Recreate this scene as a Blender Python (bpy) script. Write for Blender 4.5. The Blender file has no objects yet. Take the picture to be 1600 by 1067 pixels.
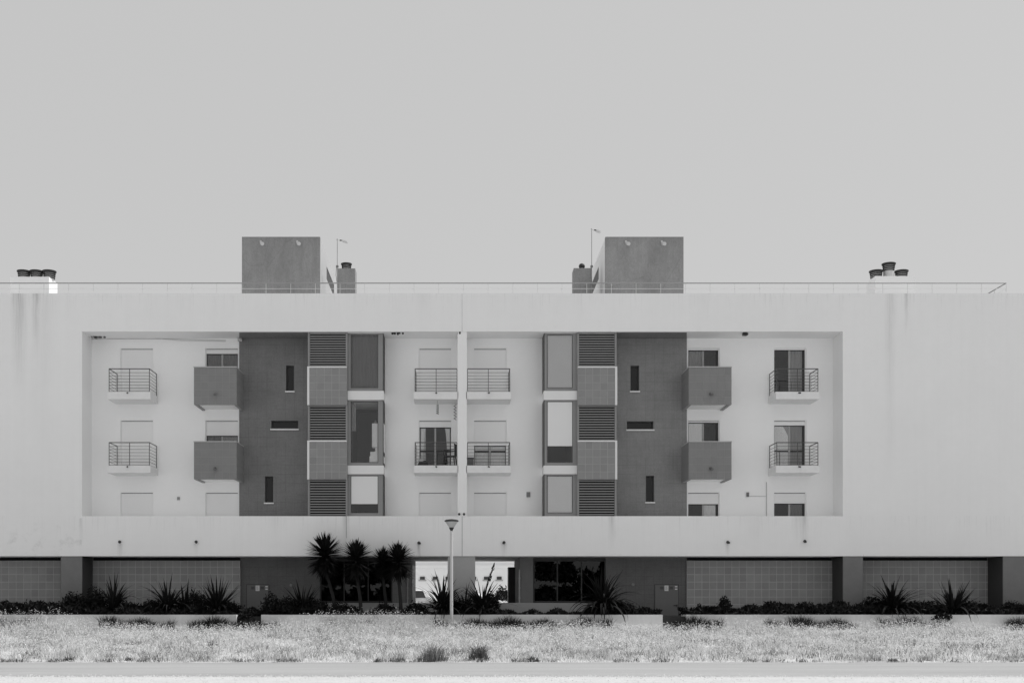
import bpy, math, random
import numpy as np
from mathutils import Vector, Matrix
random.seed(7); rng = np.random.default_rng(7)
S = bpy.context.scene
COL = S.collection
R = math.radians
EYE = 1.6; F = 1800.0; VX = 720.0; HY = 938.0      # eye height, focal length and axis used to read sizes off the photo

# ------------------------------------------------------------------ camera, sky, sun, exposure
cam = bpy.data.cameras.new('camera'); camo = bpy.data.objects.new('camera', cam); COL.objects.link(camo)
cam.sensor_fit = 'HORIZONTAL'; cam.sensor_width = 36; cam.lens = 36 * F / 1600
cam.shift_x = 80 / 1600; cam.shift_y = 404.5 / 1600
cam.clip_start = 0.1; cam.clip_end = 5000
camo.location = (0, 0, EYE); camo.rotation_euler = (R(90), 0, 0)
S.camera = camo
SUN_EL, SUN_BACK = 60.0, 9.0                         # sun from the right, 9 degrees behind the facade plane
w = bpy.data.worlds.new('World'); S.world = w; w.use_nodes = True
nt = w.node_tree; bg = nt.nodes['Background']
sky = nt.nodes.new('ShaderNodeTexSky'); sky.sky_type = 'NISHITA'; sky.sun_disc = False
sky.sun_elevation = R(SUN_EL); sky.sun_rotation = R(90 - SUN_BACK)
sky.dust_density = 4.0; sky.air_density = 1.0
bw = nt.nodes.new('ShaderNodeRGBToBW'); nt.links.new(sky.outputs[0], bw.inputs[0])
mx = nt.nodes.new('ShaderNodeMath'); mx.operation = 'MULTIPLY_ADD'     # hazy grey sky: thin Nishita gradient over an even veil
nt.links.new(bw.outputs[0], mx.inputs[0]); mx.inputs[1].default_value = 0.22; mx.inputs[2].default_value = 4.75
nt.links.new(mx.outputs[0], bg.inputs[0]); bg.inputs[1].default_value = 0.1
sl = bpy.data.lights.new('sun', 'SUN'); slo = bpy.data.objects.new('sun', sl); COL.objects.link(slo)
sl.energy = 3.6; sl.angle = R(0.8); sl.color = (1, 1, 1)
sd = Vector((math.cos(R(SUN_EL)) * math.cos(R(SUN_BACK)), math.cos(R(SUN_EL)) * math.sin(R(SUN_BACK)), math.sin(R(SUN_EL))))
slo.rotation_euler = sd.to_track_quat('Z', 'Y').to_euler(); slo.location = (30, 20, 40)
S.view_settings.view_transform = 'Standard'; S.view_settings.look = 'None'
S.view_settings.exposure = 0.10; S.view_settings.gamma = 1.0
try: S.view_settings.use_curve_mapping = False
except Exception: pass

def PX(px, d): return (px - VX) / F * d
def PZ(py, d): return EYE + (HY - py) / F * d

# ------------------------------------------------------------------ materials
MATS = {}
def mat(name, g, rough=0.85, var=0.0, scale=3.0, bump=0.0, bscale=40.0, stretch=(1, 1, 1), objvar=0.0, spec=0.3, extra=None, metal=0.0):
    if name in MATS: return MATS[name]
    m = bpy.data.materials.new(name); m.use_nodes = True; MATS[name] = m
    n = m.node_tree; L = n.links.new; b = n.nodes['Principled BSDF']
    b.inputs['Roughness'].default_value = rough; b.inputs['Specular IOR Level'].default_value = spec
    b.inputs['Metallic'].default_value = metal
    geo = n.nodes.new('ShaderNodeNewGeometry')
    mp = n.nodes.new('ShaderNodeMapping'); mp.inputs['Scale'].default_value = stretch; L(geo.outputs['Position'], mp.inputs['Vector'])
    val = n.nodes.new('ShaderNodeValue'); val.outputs[0].default_value = g
    cur = val.outputs[0]
    def math_(op, a, b_, c=None, clamp=False):
        k = n.nodes.new('ShaderNodeMath'); k.operation = op; k.use_clamp = clamp
        for i, v in enumerate((a, b_, c)):
            if v is None: continue
            if isinstance(v, (int, float)): k.inputs[i].default_value = v
            else: L(v, k.inputs[i])
        return k.outputs[0]
    def noise(sc, detail=4, rough_=0.55, vec=None):
        t = n.nodes.new('ShaderNodeTexNoise'); t.inputs['Scale'].default_value = sc
        t.inputs['Detail'].default_value = detail; t.inputs['Roughness'].default_value = rough_
        L(vec or mp.outputs[0], t.inputs['Vector']); return t.outputs[0]
    if var:
        k = math_('MULTIPLY_ADD', math_('SUBTRACT', noise(scale), 0.5), 4 * var, 1.0)
        cur = math_('MULTIPLY', cur, k)
        k = math_('MULTIPLY_ADD', math_('SUBTRACT', noise(scale * 9), 0.5), 2 * var, 1.0)
        cur = math_('MULTIPLY', cur, k)
    if objvar:
        oi = n.nodes.new('ShaderNodeObjectInfo')
        cur = math_('MULTIPLY', cur, math_('MULTIPLY_ADD', math_('SUBTRACT', oi.outputs['Random'], 0.5), 2 * objvar, 1.0))
    if extra: cur = extra(n, L, math_, noise, geo, mp, cur)
    cc = n.nodes.new('ShaderNodeCombineColor')
    for i in range(3): L(cur, cc.inputs[i])
    L(cc.outputs[0], b.inputs['Base Color'])
    if bump:
        bn = n.nodes.new('ShaderNodeBump'); bn.inputs['Strength'].default_value = bump; bn.inputs['Distance'].default_value = 0.02
        L(noise(bscale, 6, 0.65), bn.inputs['Height']); L(bn.outputs[0], b.inputs['Normal'])
    return m

# rain streaks of the white render: x centre, half width, z top, length, strength
STREAKS = [(PX(30, 45), .20, 13.6, 4.2, .20), (PX(56, 45), .10, 13.6, 2.6, .20), (PX(70, 45), .3, 13.6, 7.0, .05), (PX(1391, 45), .14, 13.6, 8.0, .10),
           (PX(1416, 45), .06, 13.6, 1.8, .18), (PX(187, 45), .07, 3.8, .8, .16), (PX(306, 45), .06, 3.8, .6, .12),
           (PX(654, 45), .05, 3.8, .8, .28), (PX(787, 45), .08, 3.8, .8, .16), (PX(1137, 45), .06, 3.8, .7, .14),
           (PX(1257, 45), .10, 4.9, 1.4, .20), (PX(955, 45), .10, 4.9, 1.5, .16), (PX(540, 45), .10, 4.9, 1.5, .20),
           (PX(1245, 45), .12, 4.9, 1.2, .10), (PX(126, 45), .05, 4.8, 1.3, .12), (PX(430, 45), .2, 4.9, 1.3, .05),
           (PX(660, 45), .25, 13.6, 1.2, .04), (PX(1180, 45), .4, 4.9, 1.5, .04), (PX(1100, 45), .2, 13.6, 1.4, .03)]
def facade_extra(n, L, M, noise, geo, mp, cur):
    sx = n.nodes.new('ShaderNodeSeparateXYZ'); L(geo.outputs['Position'], sx.inputs[0])
    X, Z = sx.outputs[0], sx.outputs[2]
    mp2 = n.nodes.new('ShaderNodeMapping'); mp2.inputs['Scale'].default_value = (5, 1, .12); L(geo.outputs['Position'], mp2.inputs['Vector'])
    st = noise(1.0, 5, .6, mp2.outputs[0])
    cur = M('MULTIPLY', cur, M('MULTIPLY_ADD', M('SUBTRACT', st, .5), .05, 1.0))
    mp3 = n.nodes.new('ShaderNodeMapping'); mp3.inputs['Scale'].default_value = (12, 1, .5); L(geo.outputs['Position'], mp3.inputs['Vector'])
    fine = noise(1.6, 4, .6, mp3.outputs[0])
    wob = M('MULTIPLY', M('SUBTRACT', noise(.8, 3), .5), .25)
    tot = None
    for (x, hw, zt, ln, s) in STREAKS:
        dx = M('ABSOLUTE', M('SUBTRACT', M('ADD', X, wob), x), 0.0)
        a = M('SUBTRACT', 1.0, M('DIVIDE', dx, hw * 1.8), clamp=True)
        b = M('SUBTRACT', 1.0, M('DIVIDE', M('SUBTRACT', zt, Z), ln), clamp=True)
        above = M('LESS_THAN', Z, zt + .02)
        v = M('MULTIPLY', M('MULTIPLY', M('MULTIPLY', a, M('POWER', b, 1.3)), above), s * 1.25)
        tot = v if tot is None else M('ADD', tot, v)
    tot = M('MULTIPLY', tot, M('MULTIPLY_ADD', fine, 3.2, -.45))
    dn = M('SUBTRACT', noise(1.0, 5, .75, mp3.outputs[0]), .53, clamp=True)
    dz = M('SUBTRACT', 1.0, M('DIVIDE', M('SUBTRACT', 13.6, Z), 1.1), clamp=True)
    dz2 = M('MULTIPLY', M('SUBTRACT', 1.0, M('DIVIDE', M('SUBTRACT', 4.9, Z), 1.3), clamp=True), M('LESS_THAN', Z, 4.92))
    tot = M('ADD', tot, M('MULTIPLY', dn, M('MULTIPLY', M('ADD', M('POWER', dz, 1.5), M('MULTIPLY', dz2, .7)), .9)))
    # grime patches low on the left bay
    low = M('SUBTRACT', 1.0, M('DIVIDE', M('ABSOLUTE', M('SUBTRACT', Z, 3.9), 0.0), .9), clamp=True)
    lx = M('LESS_THAN', X, PX(128, 45))
    patch = M('MULTIPLY', M('MULTIPLY', low, lx), M('MULTIPLY', M('SUBTRACT', noise(2.2, 6, .7), .52, clamp=True), 1.1))
    tot = M('ADD', tot, patch)
    return M('MULTIPLY', cur, M('SUBTRACT', 1.0, tot, clamp=True))
M_white = mat('white_render', .88, .9, .016, .5, .12, 60, extra=facade_extra)
M_trim = mat('white_trim', .80, .8, .02, 2.0)
M_slab = mat('slab_render', .80, .9, .04, 3.0, .1, 60)
M_recess = mat('recess_render', .96, .9, .02, .7, .1, 60)
def grid_extra(n, L, M, noise, geo, mp, cur):
    sx = n.nodes.new('ShaderNodeSeparateXYZ'); L(geo.outputs['Position'], sx.inputs[0])
    def line(s, p): return M('LESS_THAN', M('PINGPONG', s, p / 2), .008)
    g = M('MAXIMUM', line(sx.outputs[0], .37), line(sx.outputs[2], .37))
    g = M('MULTIPLY', g, M('GREATER_THAN', noise(1.3), .47))
    mp2 = n.nodes.new('ShaderNodeMapping'); mp2.inputs['Scale'].default_value = (1.2, 1, 14); L(geo.outputs['Position'], mp2.inputs['Vector'])
    mp3 = n.nodes.new('ShaderNodeMapping'); mp3.inputs['Scale'].default_value = (16, 1, .9); L(geo.outputs['Position'], mp3.inputs['Vector'])
    cur = M('MULTIPLY', cur, M('MULTIPLY_ADD', M('SUBTRACT', noise(1.5, 5, .7, mp2.outputs[0]), .5), .30, 1.0))
    cur = M('MULTIPLY', cur, M('MULTIPLY_ADD', M('SUBTRACT', noise(1.0, 4, .65, mp3.outputs[0]), .5), .24, 1.0))
    cur = M('MULTIPLY', cur, M('MULTIPLY_ADD', M('SUBTRACT', noise(30, 3, .7), .5), .5, 1.0))
    return M('MULTIPLY', cur, M('MULTIPLY_ADD', g, -.17, 1.0))
def smudge_extra(n, L, M, noise, geo, mp, cur):
    mp2 = n.nodes.new('ShaderNodeMapping'); mp2.inputs['Scale'].default_value = (7, 1, .5); L(geo.outputs['Position'], mp2.inputs['Vector'])
    cur = M('MULTIPLY', cur, M('MULTIPLY_ADD', M('SUBTRACT', noise(1.0, 4, .65, mp2.outputs[0]), .5), .35, 1.0))
    cr = n.nodes.new('ShaderNodeTexVoronoi'); cr.feature = 'DISTANCE_TO_EDGE'; cr.inputs['Scale'].default_value = .55; L(mp.outputs[0], cr.inputs['Vector'])
    cur = M('MULTIPLY', cur, M('MULTIPLY_ADD', M('LESS_THAN', cr.outputs['Distance'], .005), -.10, 1.0))
    return M('MULTIPLY', cur, M('MULTIPLY_ADD', M('SUBTRACT', noise(26, 3, .7), .5), .6, 1.0))
M_stucco = mat('dark_stucco', .205, .9, .10, 1.4, .25, 50, extra=grid_extra)
M_stucco_r = mat('dark_stucco_lit_right', .255, .9, .09, 1.4, .25, 50, extra=grid_extra)  # lighter copy: brighter light on the right bay put into the colour
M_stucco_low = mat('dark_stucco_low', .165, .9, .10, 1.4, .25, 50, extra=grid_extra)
M_pent = mat('weathered_dark_stucco', .27, .92, .16, 1.5, .25, 40, stretch=(1, 1, .6), extra=smudge_extra)
M_pillar = mat('pillar_stucco', .19, .9, .08, 2.0, .25, 50)
M_tile = mat('grey_tile', .335, .6, .09, .8, objvar=.08)
M_sptile = mat('spandrel_tile_glaze', .27, .6, .03, 3.0, objvar=.06)
M_tile_b = mat('balcony_tile_glaze', .235, .6, .03, 3.0, objvar=.03)
M_grout_b = mat('balcony_grout', .36, .9, .05, 4)
M_grout = mat('pale_grout', .56, .9, .10, 5)
M_spgrout = mat('spandrel_grout', .42, .9, .1, 5)
M_slat = mat('grey_metal_slat', .28, .55, .03, 3)
M_void = mat('dark_void', .008, .95)
M_frame = mat('dark_frame', .05, .5)
M_frameg = mat('grey_frame', .29, .5, .02)
M_alu = mat('aluminium', .40, .4)
M_rail = mat('rail_paint', .10, .5)
M_raill = mat('light_rail', .55, .5)
M_roofrail = mat('roof_rail_paint', .20, .5)
M_shut = mat('white_shutter', .95, .7, .01, 2)
M_blindw = mat('white_blind', .95, .9)
M_blindo = mat('outside_blind', .80, .9)
M_blindg = mat('grey_blind', .80, .9, .02, 2)
M_curtd = mat('dark_curtain', .20, .95, .04, 2)
M_curtl = mat('pale_curtain', .92, .95, .04, 2)
M_curtm = mat('grey_curtain', .36, .95, .04, 2)
M_sheer = mat('grey_sheer', .62, .95, .04, 2)
M_room = mat('room_wall', .22, .95)
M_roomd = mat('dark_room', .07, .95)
M_soil = mat('soil', .05, 1, .1, 3, .5, 20)
M_conc = mat('planter_concrete', .74, .92, .07, 1.2, .3, 30, stretch=(1, 1, .4))
M_plinth = mat('plinth_render', .40, .9, .05, 2)
M_pot = mat('dark_pot', .035, .6)
M_potl = mat('pot_core', .55, .7)
M_foliage = mat('dark_leaf', .013, .7, objvar=.4, spec=.06)
M_foliage2 = mat('dark_leaf_cluster', .013, .7, .2, 5, spec=.15)
M_drywleaf = mat('dead_leaf', .014, .9, spec=.1)
M_trunk = mat('yucca_bark', .022, .95, .15, 6, .5, 40)
M_road = mat('worn_asphalt', .31, .9, .12, .5, .3, 60, stretch=(.22, 1.6, 1))
def gravel_extra(n, L, M, noise, geo, mp, cur):
    return M('MULTIPLY', cur, M('MULTIPLY_ADD', noise(14, 5, .8), 1.0, .5))
M_gravel = mat('pale_gravel', .49, .95, .08, 1.5, .8, 35, extra=gravel_extra)
M_kerb = mat('kerb_stone', .56, .9, .04, 3)
M_dirt = mat('straw_ground', .46, 1, .16, 1.0, .6, 25)
M_earth = mat('earth', .38, 1, .1, .05)
M_paint = mat('lamp_paint', .60, .5, .03, 4)
M_car = mat('white_car_paint', .8, .25, spec=.5)
M_rubber = mat('rubber', .03, .8)
M_plastic = mat('dark_plastic', .04, .5)
M_paper = mat('white_paper', .82, .8)
M_ink = mat('grey_ink', .12, .8)
M_court = mat('courtyard_paving', .72, .9, .04, 1)
M_far = mat('courtyard_render', .80, .9, .02, .6)

def glass_mat(name, tint, ior=1.5, rough=0.0, boost=1.0):
    m = bpy.data.materials.new(name); m.use_nodes = True; n = m.node_tree; n.nodes.clear(); L = n.links.new
    out = n.nodes.new('ShaderNodeOutputMaterial'); mix = n.nodes.new('ShaderNodeMixShader')
    tr = n.nodes.new('ShaderNodeBsdfTransparent'); tr.inputs[0].default_value = (tint, tint, tint, 1)
    gl = n.nodes.new('ShaderNodeBsdfGlossy'); gl.inputs['Roughness'].default_value = rough; gl.inputs[0].default_value = (.95, .95, .95, 1)
    fr = n.nodes.new('ShaderNodeFresnel'); fr.inputs[0].default_value = ior
    L(fr.outputs[0], mix.inputs[0]); L(tr.outputs[0], mix.inputs[1]); L(gl.outputs[0], mix.inputs[2]); L(mix.outputs[0], out.inputs[0])
    return m
M_glass = glass_mat('window_glass', .97, 1.5)
M_glassr = glass_mat('reflective_glass', .97, 3.3)
M_glassd = glass_mat('tinted_glass', .25, 1.5)
M_lampglass = mat('lamp_glass', .55, .3, spec=.5)
def tone_mat(name, rough=.8, trans=.38):
    m = bpy.data.materials.new(name); m.use_nodes = True; n = m.node_tree; L = n.links.new; n.nodes.clear()
    at = n.nodes.new('ShaderNodeAttribute'); at.attribute_name = 'tone'
    d = n.nodes.new('ShaderNodeBsdfDiffuse'); t = n.nodes.new('ShaderNodeBsdfTranslucent'); x = n.nodes.new('ShaderNodeMixShader')
    o = n.nodes.new('ShaderNodeOutputMaterial'); x.inputs[0].default_value = trans
    L(at.outputs['Fac'], d.inputs[0]); L(at.outputs['Fac'], t.inputs[0]); L(d.outputs[0], x.inputs[1]); L(t.outputs[0], x.inputs[2]); L(x.outputs[0], o.inputs[0])
    return m
M_grass = tone_mat('dry_grass')

# ------------------------------------------------------------------ mesh and object helpers
class MB:
    def __init__(s): s.v = []; s.f = []; s.m = []
    def box(s, x0, x1, y0, y1, z0, z1, mi=0, skip=''):
        b = len(s.v)
        s.v += [(x0, y0, z0), (x1, y0, z0), (x1, y1, z0), (x0, y1, z0), (x0, y0, z1), (x1, y0, z1), (x1, y1, z1), (x0, y1, z1)]
        fs = {'b': (0, 3, 2, 1), 't': (4, 5, 6, 7), 'f': (0, 1, 5, 4), 'r': (1, 2, 6, 5), 'k': (2, 3, 7, 6), 'l': (3, 0, 4, 7)}
        for k, f in fs.items():
            if k not in skip: s.f.append(tuple(b + i for i in f)); s.m.append(mi)
        return s
    def quad(s, a, b, c, d, mi=0):
        i = len(s.v); s.v += [a, b, c, d]; s.f.append((i, i + 1, i + 2, i + 3)); s.m.append(mi); return s
    def tube(s, p0, p1, r0, r1=None, n=8, mi=0, cap=True):
        r1 = r0 if r1 is None else r1
        p0, p1 = Vector(p0), Vector(p1); z = (p1 - p0).normalized()
        a = z.orthogonal().normalized(); b = z.cross(a); i = len(s.v)
        for p, r in ((p0, r0), (p1, r1)):
            for k in range(n):
                t = 2 * math.pi * k / n; s.v.append(tuple(p + a * (r * math.cos(t)) + b * (r * math.sin(t))))
        for k in range(n):
            s.f.append((i + k, i + (k + 1) % n, i + n + (k + 1) % n, i + n + k)); s.m.append(mi)
        if cap:
            s.f.append(tuple(i + k for k in reversed(range(n)))); s.m.append(mi)
            s.f.append(tuple(i + n + k for k in range(n))); s.m.append(mi)
        return s
    def path(s, pts, r, n=6, mi=0):
        for a, b in zip(pts, pts[1:]): s.tube(a, b, r, r, n, mi)
        return s
    def lathe(s, c, prof, n=20, mi=0):
        i = len(s.v)
        for (r, z) in prof:
            for k in range(n):
                t = 2 * math.pi * k / n; s.v.append((c[0] + r * math.cos(t), c[1] + r * math.sin(t), c[2] + z))
        for j in range(len(prof) - 1):
            for k in range(n):
                s.f.append((i + j * n + k, i + j * n + (k + 1) % n, i + (j + 1) * n + (k + 1) % n, i + (j + 1) * n + k)); s.m.append(mi)
        return s
W = {}
def link(o, parent=None):
    COL.objects.link(o)
    if parent is not None: o.parent = parent
    return o
def new(name, mb, mats, parent=None, origin=None, smooth=False):
    """one mesh object from an MB in world (or, under a rotated thing, local) coordinates"""
    v = np.array(mb.v, dtype=float)
    if origin is None:
        lo, hi = v.min(0), v.max(0); origin = Vector(((lo[0] + hi[0]) / 2, (lo[1] + hi[1]) / 2, lo[2]))
    origin = Vector(origin)
    me = bpy.data.meshes.new(name); me.from_pydata([tuple(p) for p in (v - np.array(origin))], [], mb.f)
    mats = mats if isinstance(mats, (list, tuple)) else [mats]
    for m in mats: me.materials.append(m)
    if len(mats) > 1: me.polygons.foreach_set('material_index', mb.m)
    if smooth: me.polygons.foreach_set('use_smooth', [True] * len(me.polygons))
    me.update()
    o = bpy.data.objects.new(name, me); link(o, parent)
    o.location = origin - (W[parent.name] if parent is not None else Vector((0, 0, 0)))
    W[o.name] = origin
    return o
def tag(o, label=None, cat=None, group=None, kind=None):
    if label: o['label'] = label
    if cat: o['category'] = cat
    if group: o['group'] = group
    if kind: o['kind'] = kind
    return o
def thing(name, label, cat, loc=(0, 0, 0), rz=0.0, group=None, local=False):
    o = bpy.data.objects.new(name, None); link(o); o.location = loc; o.rotation_euler = (0, 0, rz); o.empty_display_size = .3
    W[o.name] = Vector((0, 0, 0)) if local else Vector(loc)
    return tag(o, label, cat, group)
def dup(o, parent=None):
    c = o.copy(); link(c, parent)
    for ch in list(o.children): dup(ch, c)
    return c
def mesh_np(name, verts, quads=None, tris=None, mats=(), tone=None, parent=None):
    me = bpy.data.meshes.new(name)
    nq = 0 if quads is None else len(quads); ntr = 0 if tris is None else len(tris)
    loops = []
    if nq: loops.append(quads.reshape(-1))
    if ntr: loops.append(tris.reshape(-1))
    loops = np.concatenate(loops).astype(np.int32)
    me.vertices.add(len(verts)); me.vertices.foreach_set('co', verts.astype(np.float32).reshape(-1))
    me.loops.add(len(loops)); me.loops.foreach_set('vertex_index', loops)
    starts = np.concatenate([np.arange(nq) * 4, nq * 4 + np.arange(ntr) * 3]).astype(np.int32)
    me.polygons.add(nq + ntr); me.polygons.foreach_set('loop_start', starts)
    me.update(calc_edges=True)
    if tone is not None:
        a = me.attributes.new('tone', 'FLOAT', 'POINT'); a.data.foreach_set('value', tone.astype(np.float32))
    for m in mats: me.materials.append(m)
    o = bpy.data.objects.new(name, me); link(o, parent)
    if parent is not None: o.location = -W[parent.name]
    return o
def struct(o): o['kind'] = 'structure'; return o
def holed(mb, x0, x1, z0, z1, y0, y1, holes, mi=0, outer=True):
    """wall slab with rectangular openings, their reveals included"""
    xs = sorted({x0, x1, *[h[0] for h in holes], *[h[1] for h in holes]}); zs = sorted({z0, z1, *[h[2] for h in holes], *[h[3] for h in holes]})
    def inh(x, z): return any(h[0] < x < h[1] and h[2] < z < h[3] for h in holes)
    for xa, xb in zip(xs, xs[1:]):
        for za, zb in zip(zs, zs[1:]):
            if inh((xa + xb) / 2, (za + zb) / 2): continue
            mb.quad((xa, y0, za), (xb, y0, za), (xb, y0, zb), (xa, y0, zb), mi)
            mb.quad((xb, y1, za), (xa, y1, za), (xa, y1, zb), (xb, y1, zb), mi)
    for (a, b, c, d) in holes:
        mb.quad((a, y0, c), (a, y1, c), (a, y1, d), (a, y0, d), mi); mb.quad((b, y1, c), (b, y0, c), (b, y0, d), (b, y1, d), mi)
        mb.quad((a, y0, d), (a, y1, d), (b, y1, d), (b, y0, d), mi); mb.quad((a, y1, c), (a, y0, c), (b, y0, c), (b, y1, c), mi)
    if outer:
        mb.quad((x0, y1, z0), (x0, y0, z0), (x0, y0, z1), (x0, y1, z1), mi); mb.quad((x1, y0, z0), (x1, y1, z0), (x1, y1, z1), (x1, y0, z1), mi)
        mb.quad((x0, y0, z1), (x1, y0, z1), (x1, y1, z1), (x0, y1, z1), mi); mb.quad((x0, y1, z0), (x1, y1, z0), (x1, y0, z0), (x0, y0, z0), mi)
    return mb

# ------------------------------------------------------------------ the setting: ground, road, field
GX0, GX1 = -26.0, 30.0
def gz(x, y):
    t = np.clip((y - 29.8) / 13.7, 0, 1)
    return .46 * t + .05 * np.sin(x * .9) * np.sin(y * .7 + x * .23) * np.clip(t * 4, 0, 1) * np.clip((1 - t) * 6, 0, 1)
struct(new('ground', MB().quad((-1500, -1500, -.12), (1500, -1500, -.12), (1500, 1500, -.12), (-1500, 1500, -.12)), M_earth))
struct(new('gravel_verge', MB().box(-60, 60, -60, 24.2, -.1, 0), M_gravel))
struct(new('road', MB().box(-60, 60, 24.2, 29.65, -.1, .004), M_road))
k = MB(); x = -40.0
while x < 40: k.box(x + .004, x + .996, 29.65, 29.78, -.1, .013 + random.uniform(-.003, .003)); x += 1.0
struct(new('kerb', k, M_kerb))
nx, ny = 113, 30
gx = np.linspace(-60, 60, nx); gy = np.linspace(29.78, 43.52, ny)
XX, YY = np.meshgrid(gx, gy); ZZ = gz(XX, YY)
vv = np.stack([XX, YY, ZZ], -1).reshape(-1, 3)
idx = np.arange(nx * ny).reshape(ny, nx)
q = np.stack([idx[:-1, :-1], idx[:-1, 1:], idx[1:, 1:], idx[1:, :-1]], -1).reshape(-1, 4)
struct(mesh_np('field', vv, q, mats=[M_dirt]))
struct(new('courtyard', MB().box(-40, 40, 51.3, 80, -.1, .72), M_court))
struct(new('planting_bed', MB().box(-30, 30, 43.7, 46.9, -.1, 1.0), M_soil))

# ------------------------------------------------------------------ the apartment building
FY = 45.0; BX0, BX1 = -30.0, 30.0; ZB, ZT = PZ(868.5, FY), PZ(458.5, FY)
RX0, RX1, RZ0, RZ1 = PX(128, FY), PX(1317, FY), PZ(806, FY), PZ(518, FY)
WY = 46.2
B = thing('apartment_building', 'long white three storey apartment block with recessed balconies and dark rendered stair bays', 'building', (0, FY, 1.0))
o = new('wall', holed(MB(), BX0, BX1, ZB, ZT, FY, 46.45, [(RX0, RX1, RZ0, RZ1)]), M_white, B)
mb = MB(); mb.box(BX0, BX1, 53.0, 53.2, 4.4, ZT).box(BX0, BX0 + .2, 46.451, 53.0, ZB, ZT).box(BX1 - .2, BX1, 46.451, 53.0, ZB, ZT)
new('wall', mb, M_white, B)
new('roof', MB().box(BX0 + .2, BX1 - .2, 46.451, 53.0, 12.95, 13.2), M_plinth, B)
mb = MB().box(BX0, BX1, 46.451, 51.0, ZB, ZB + .25).box(BX0, BX1, 51.0, 53.2, 4.2, 4.4); new('ceiling', mb, M_plinth, B)

WINS = []   # holes of the recess wall
FL3, FL2, FL1 = 9.75, 6.87, RZ0 + .02
def rect(px0, px1, pyt, zb): return (PX(px0, WY), PX(px1, WY), zb, PZ(pyt, WY))
cols = {'A': (187.5, 239.5), 'B': (320.5, 372.5), 'C': (654, 706), 'D': (739.5, 792), 'E': (1074.5, 1124.5), 'F': (1209, 1260)}
tops = {3: 544, 2: 656.5, 1: 769}; flo = {3: FL3, 2: FL2, 1: FL1}
HOL = {}
for c, (a, b) in cols.items():
    for s in (3, 2, 1): HOL[c, s] = rect(a, b, tops[s], flo[s])
slots = {'L': [(447, 459.5, 571, 611), (424, 466, 657, 670), (414, 427, 744, 785)], 'R': [(985, 998.5, 571, 611), (979.5, 1021, 658, 671), (1009, 1022, 743, 784)]}
def segwall(name, px0, px1, holes, m):
    new(name, holed(MB(), px0, px1, RZ0, RZ1, WY, 46.45, holes), m, B)
xA, xB, xC, xD = PX(374, WY), PX(481, WY), PX(600, WY), PX(849, WY)
xE, xF = PX(962.5, WY), PX(1073, WY)
segwall('recess_wall', RX0, xA, [HOL[c, s] for c in 'AB' for s in (3, 2, 1)], M_recess)
segwall('recess_wall', xC, xD, [HOL[c, s] for c in 'CD' for s in (3, 2, 1)], M_recess)
segwall('recess_wall', xF, RX1, [HOL[c, s] for c in 'EF' for s in (3, 2, 1)], M_recess)
def sl_rect(t): return (PX(t[0], WY), PX(t[1], WY), PZ(t[3], WY), PZ(t[2], WY))
for key, (a, b) in {'L': (xA, xB), 'R': (xE, xF)}.items():
    hs = [sl_rect(t) for t in slots[key]]
    new('stucco_wall', holed(MB(), a, b, RZ0, RZ1, WY - .025, 46.45, hs), M_stucco if key == 'L' else M_stucco_r, B)
    k_ = (FY + .13) / WY; pz = (RZ1 - .012, RZ1 - .003); sp = MB()
    sp.v = [(p_, q_, z_) for z_ in pz for (p_, q_) in ((a * k_, FY + .13), (b * k_, FY + .13), (b, WY - .03), (a, WY - .03))]
    sp.f = [(0, 3, 2, 1), (4, 5, 6, 7), (0, 1, 5, 4), (1, 2, 6, 5), (2, 3, 7, 6), (3, 0, 4, 7)]; sp.m = [0] * 6
    new('soffit_panel', sp, M_stucco, B)
    for h in hs:
        win = MB().box(h[0], h[1], 46.38, 46.44, h[2], h[2] + .05).box(h[0], h[1], 46.38, 46.44, h[3] - .05, h[3])
        win.box(h[0], h[0] + .05, 46.38, 46.44, h[2] + .05, h[3] - .05).box(h[1] - .05, h[1], 46.38, 46.44, h[2] + .05, h[3] - .05)
        wo = new('slot_window', win, M_frame, B)
        new('sill', MB().box(h[0] - .03, h[1] + .03, WY - .09, WY + .1, h[2] - .055, h[2] - .003), M_trim, wo)
        new('pane', MB().box(h[0] + .05, h[1] - .05, 46.40, 46.41, h[2] + .05, h[3] - .05), M_glassd, wo)
        g = MB(); z = h[2] + .1
        while z < h[3] - .06: g.box(h[0] + .05, h[1] - .05, 46.47, 46.49, z, z + .03); z += .09
        g.box(h[0] - .1, h[1] + .1, 46.9, 46.95, h[2] - .1, h[3] + .1); new('blind', g, M_void, wo)
# little parcel behind the lowest right slot
h = sl_rect(slots['R'][2])

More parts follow.
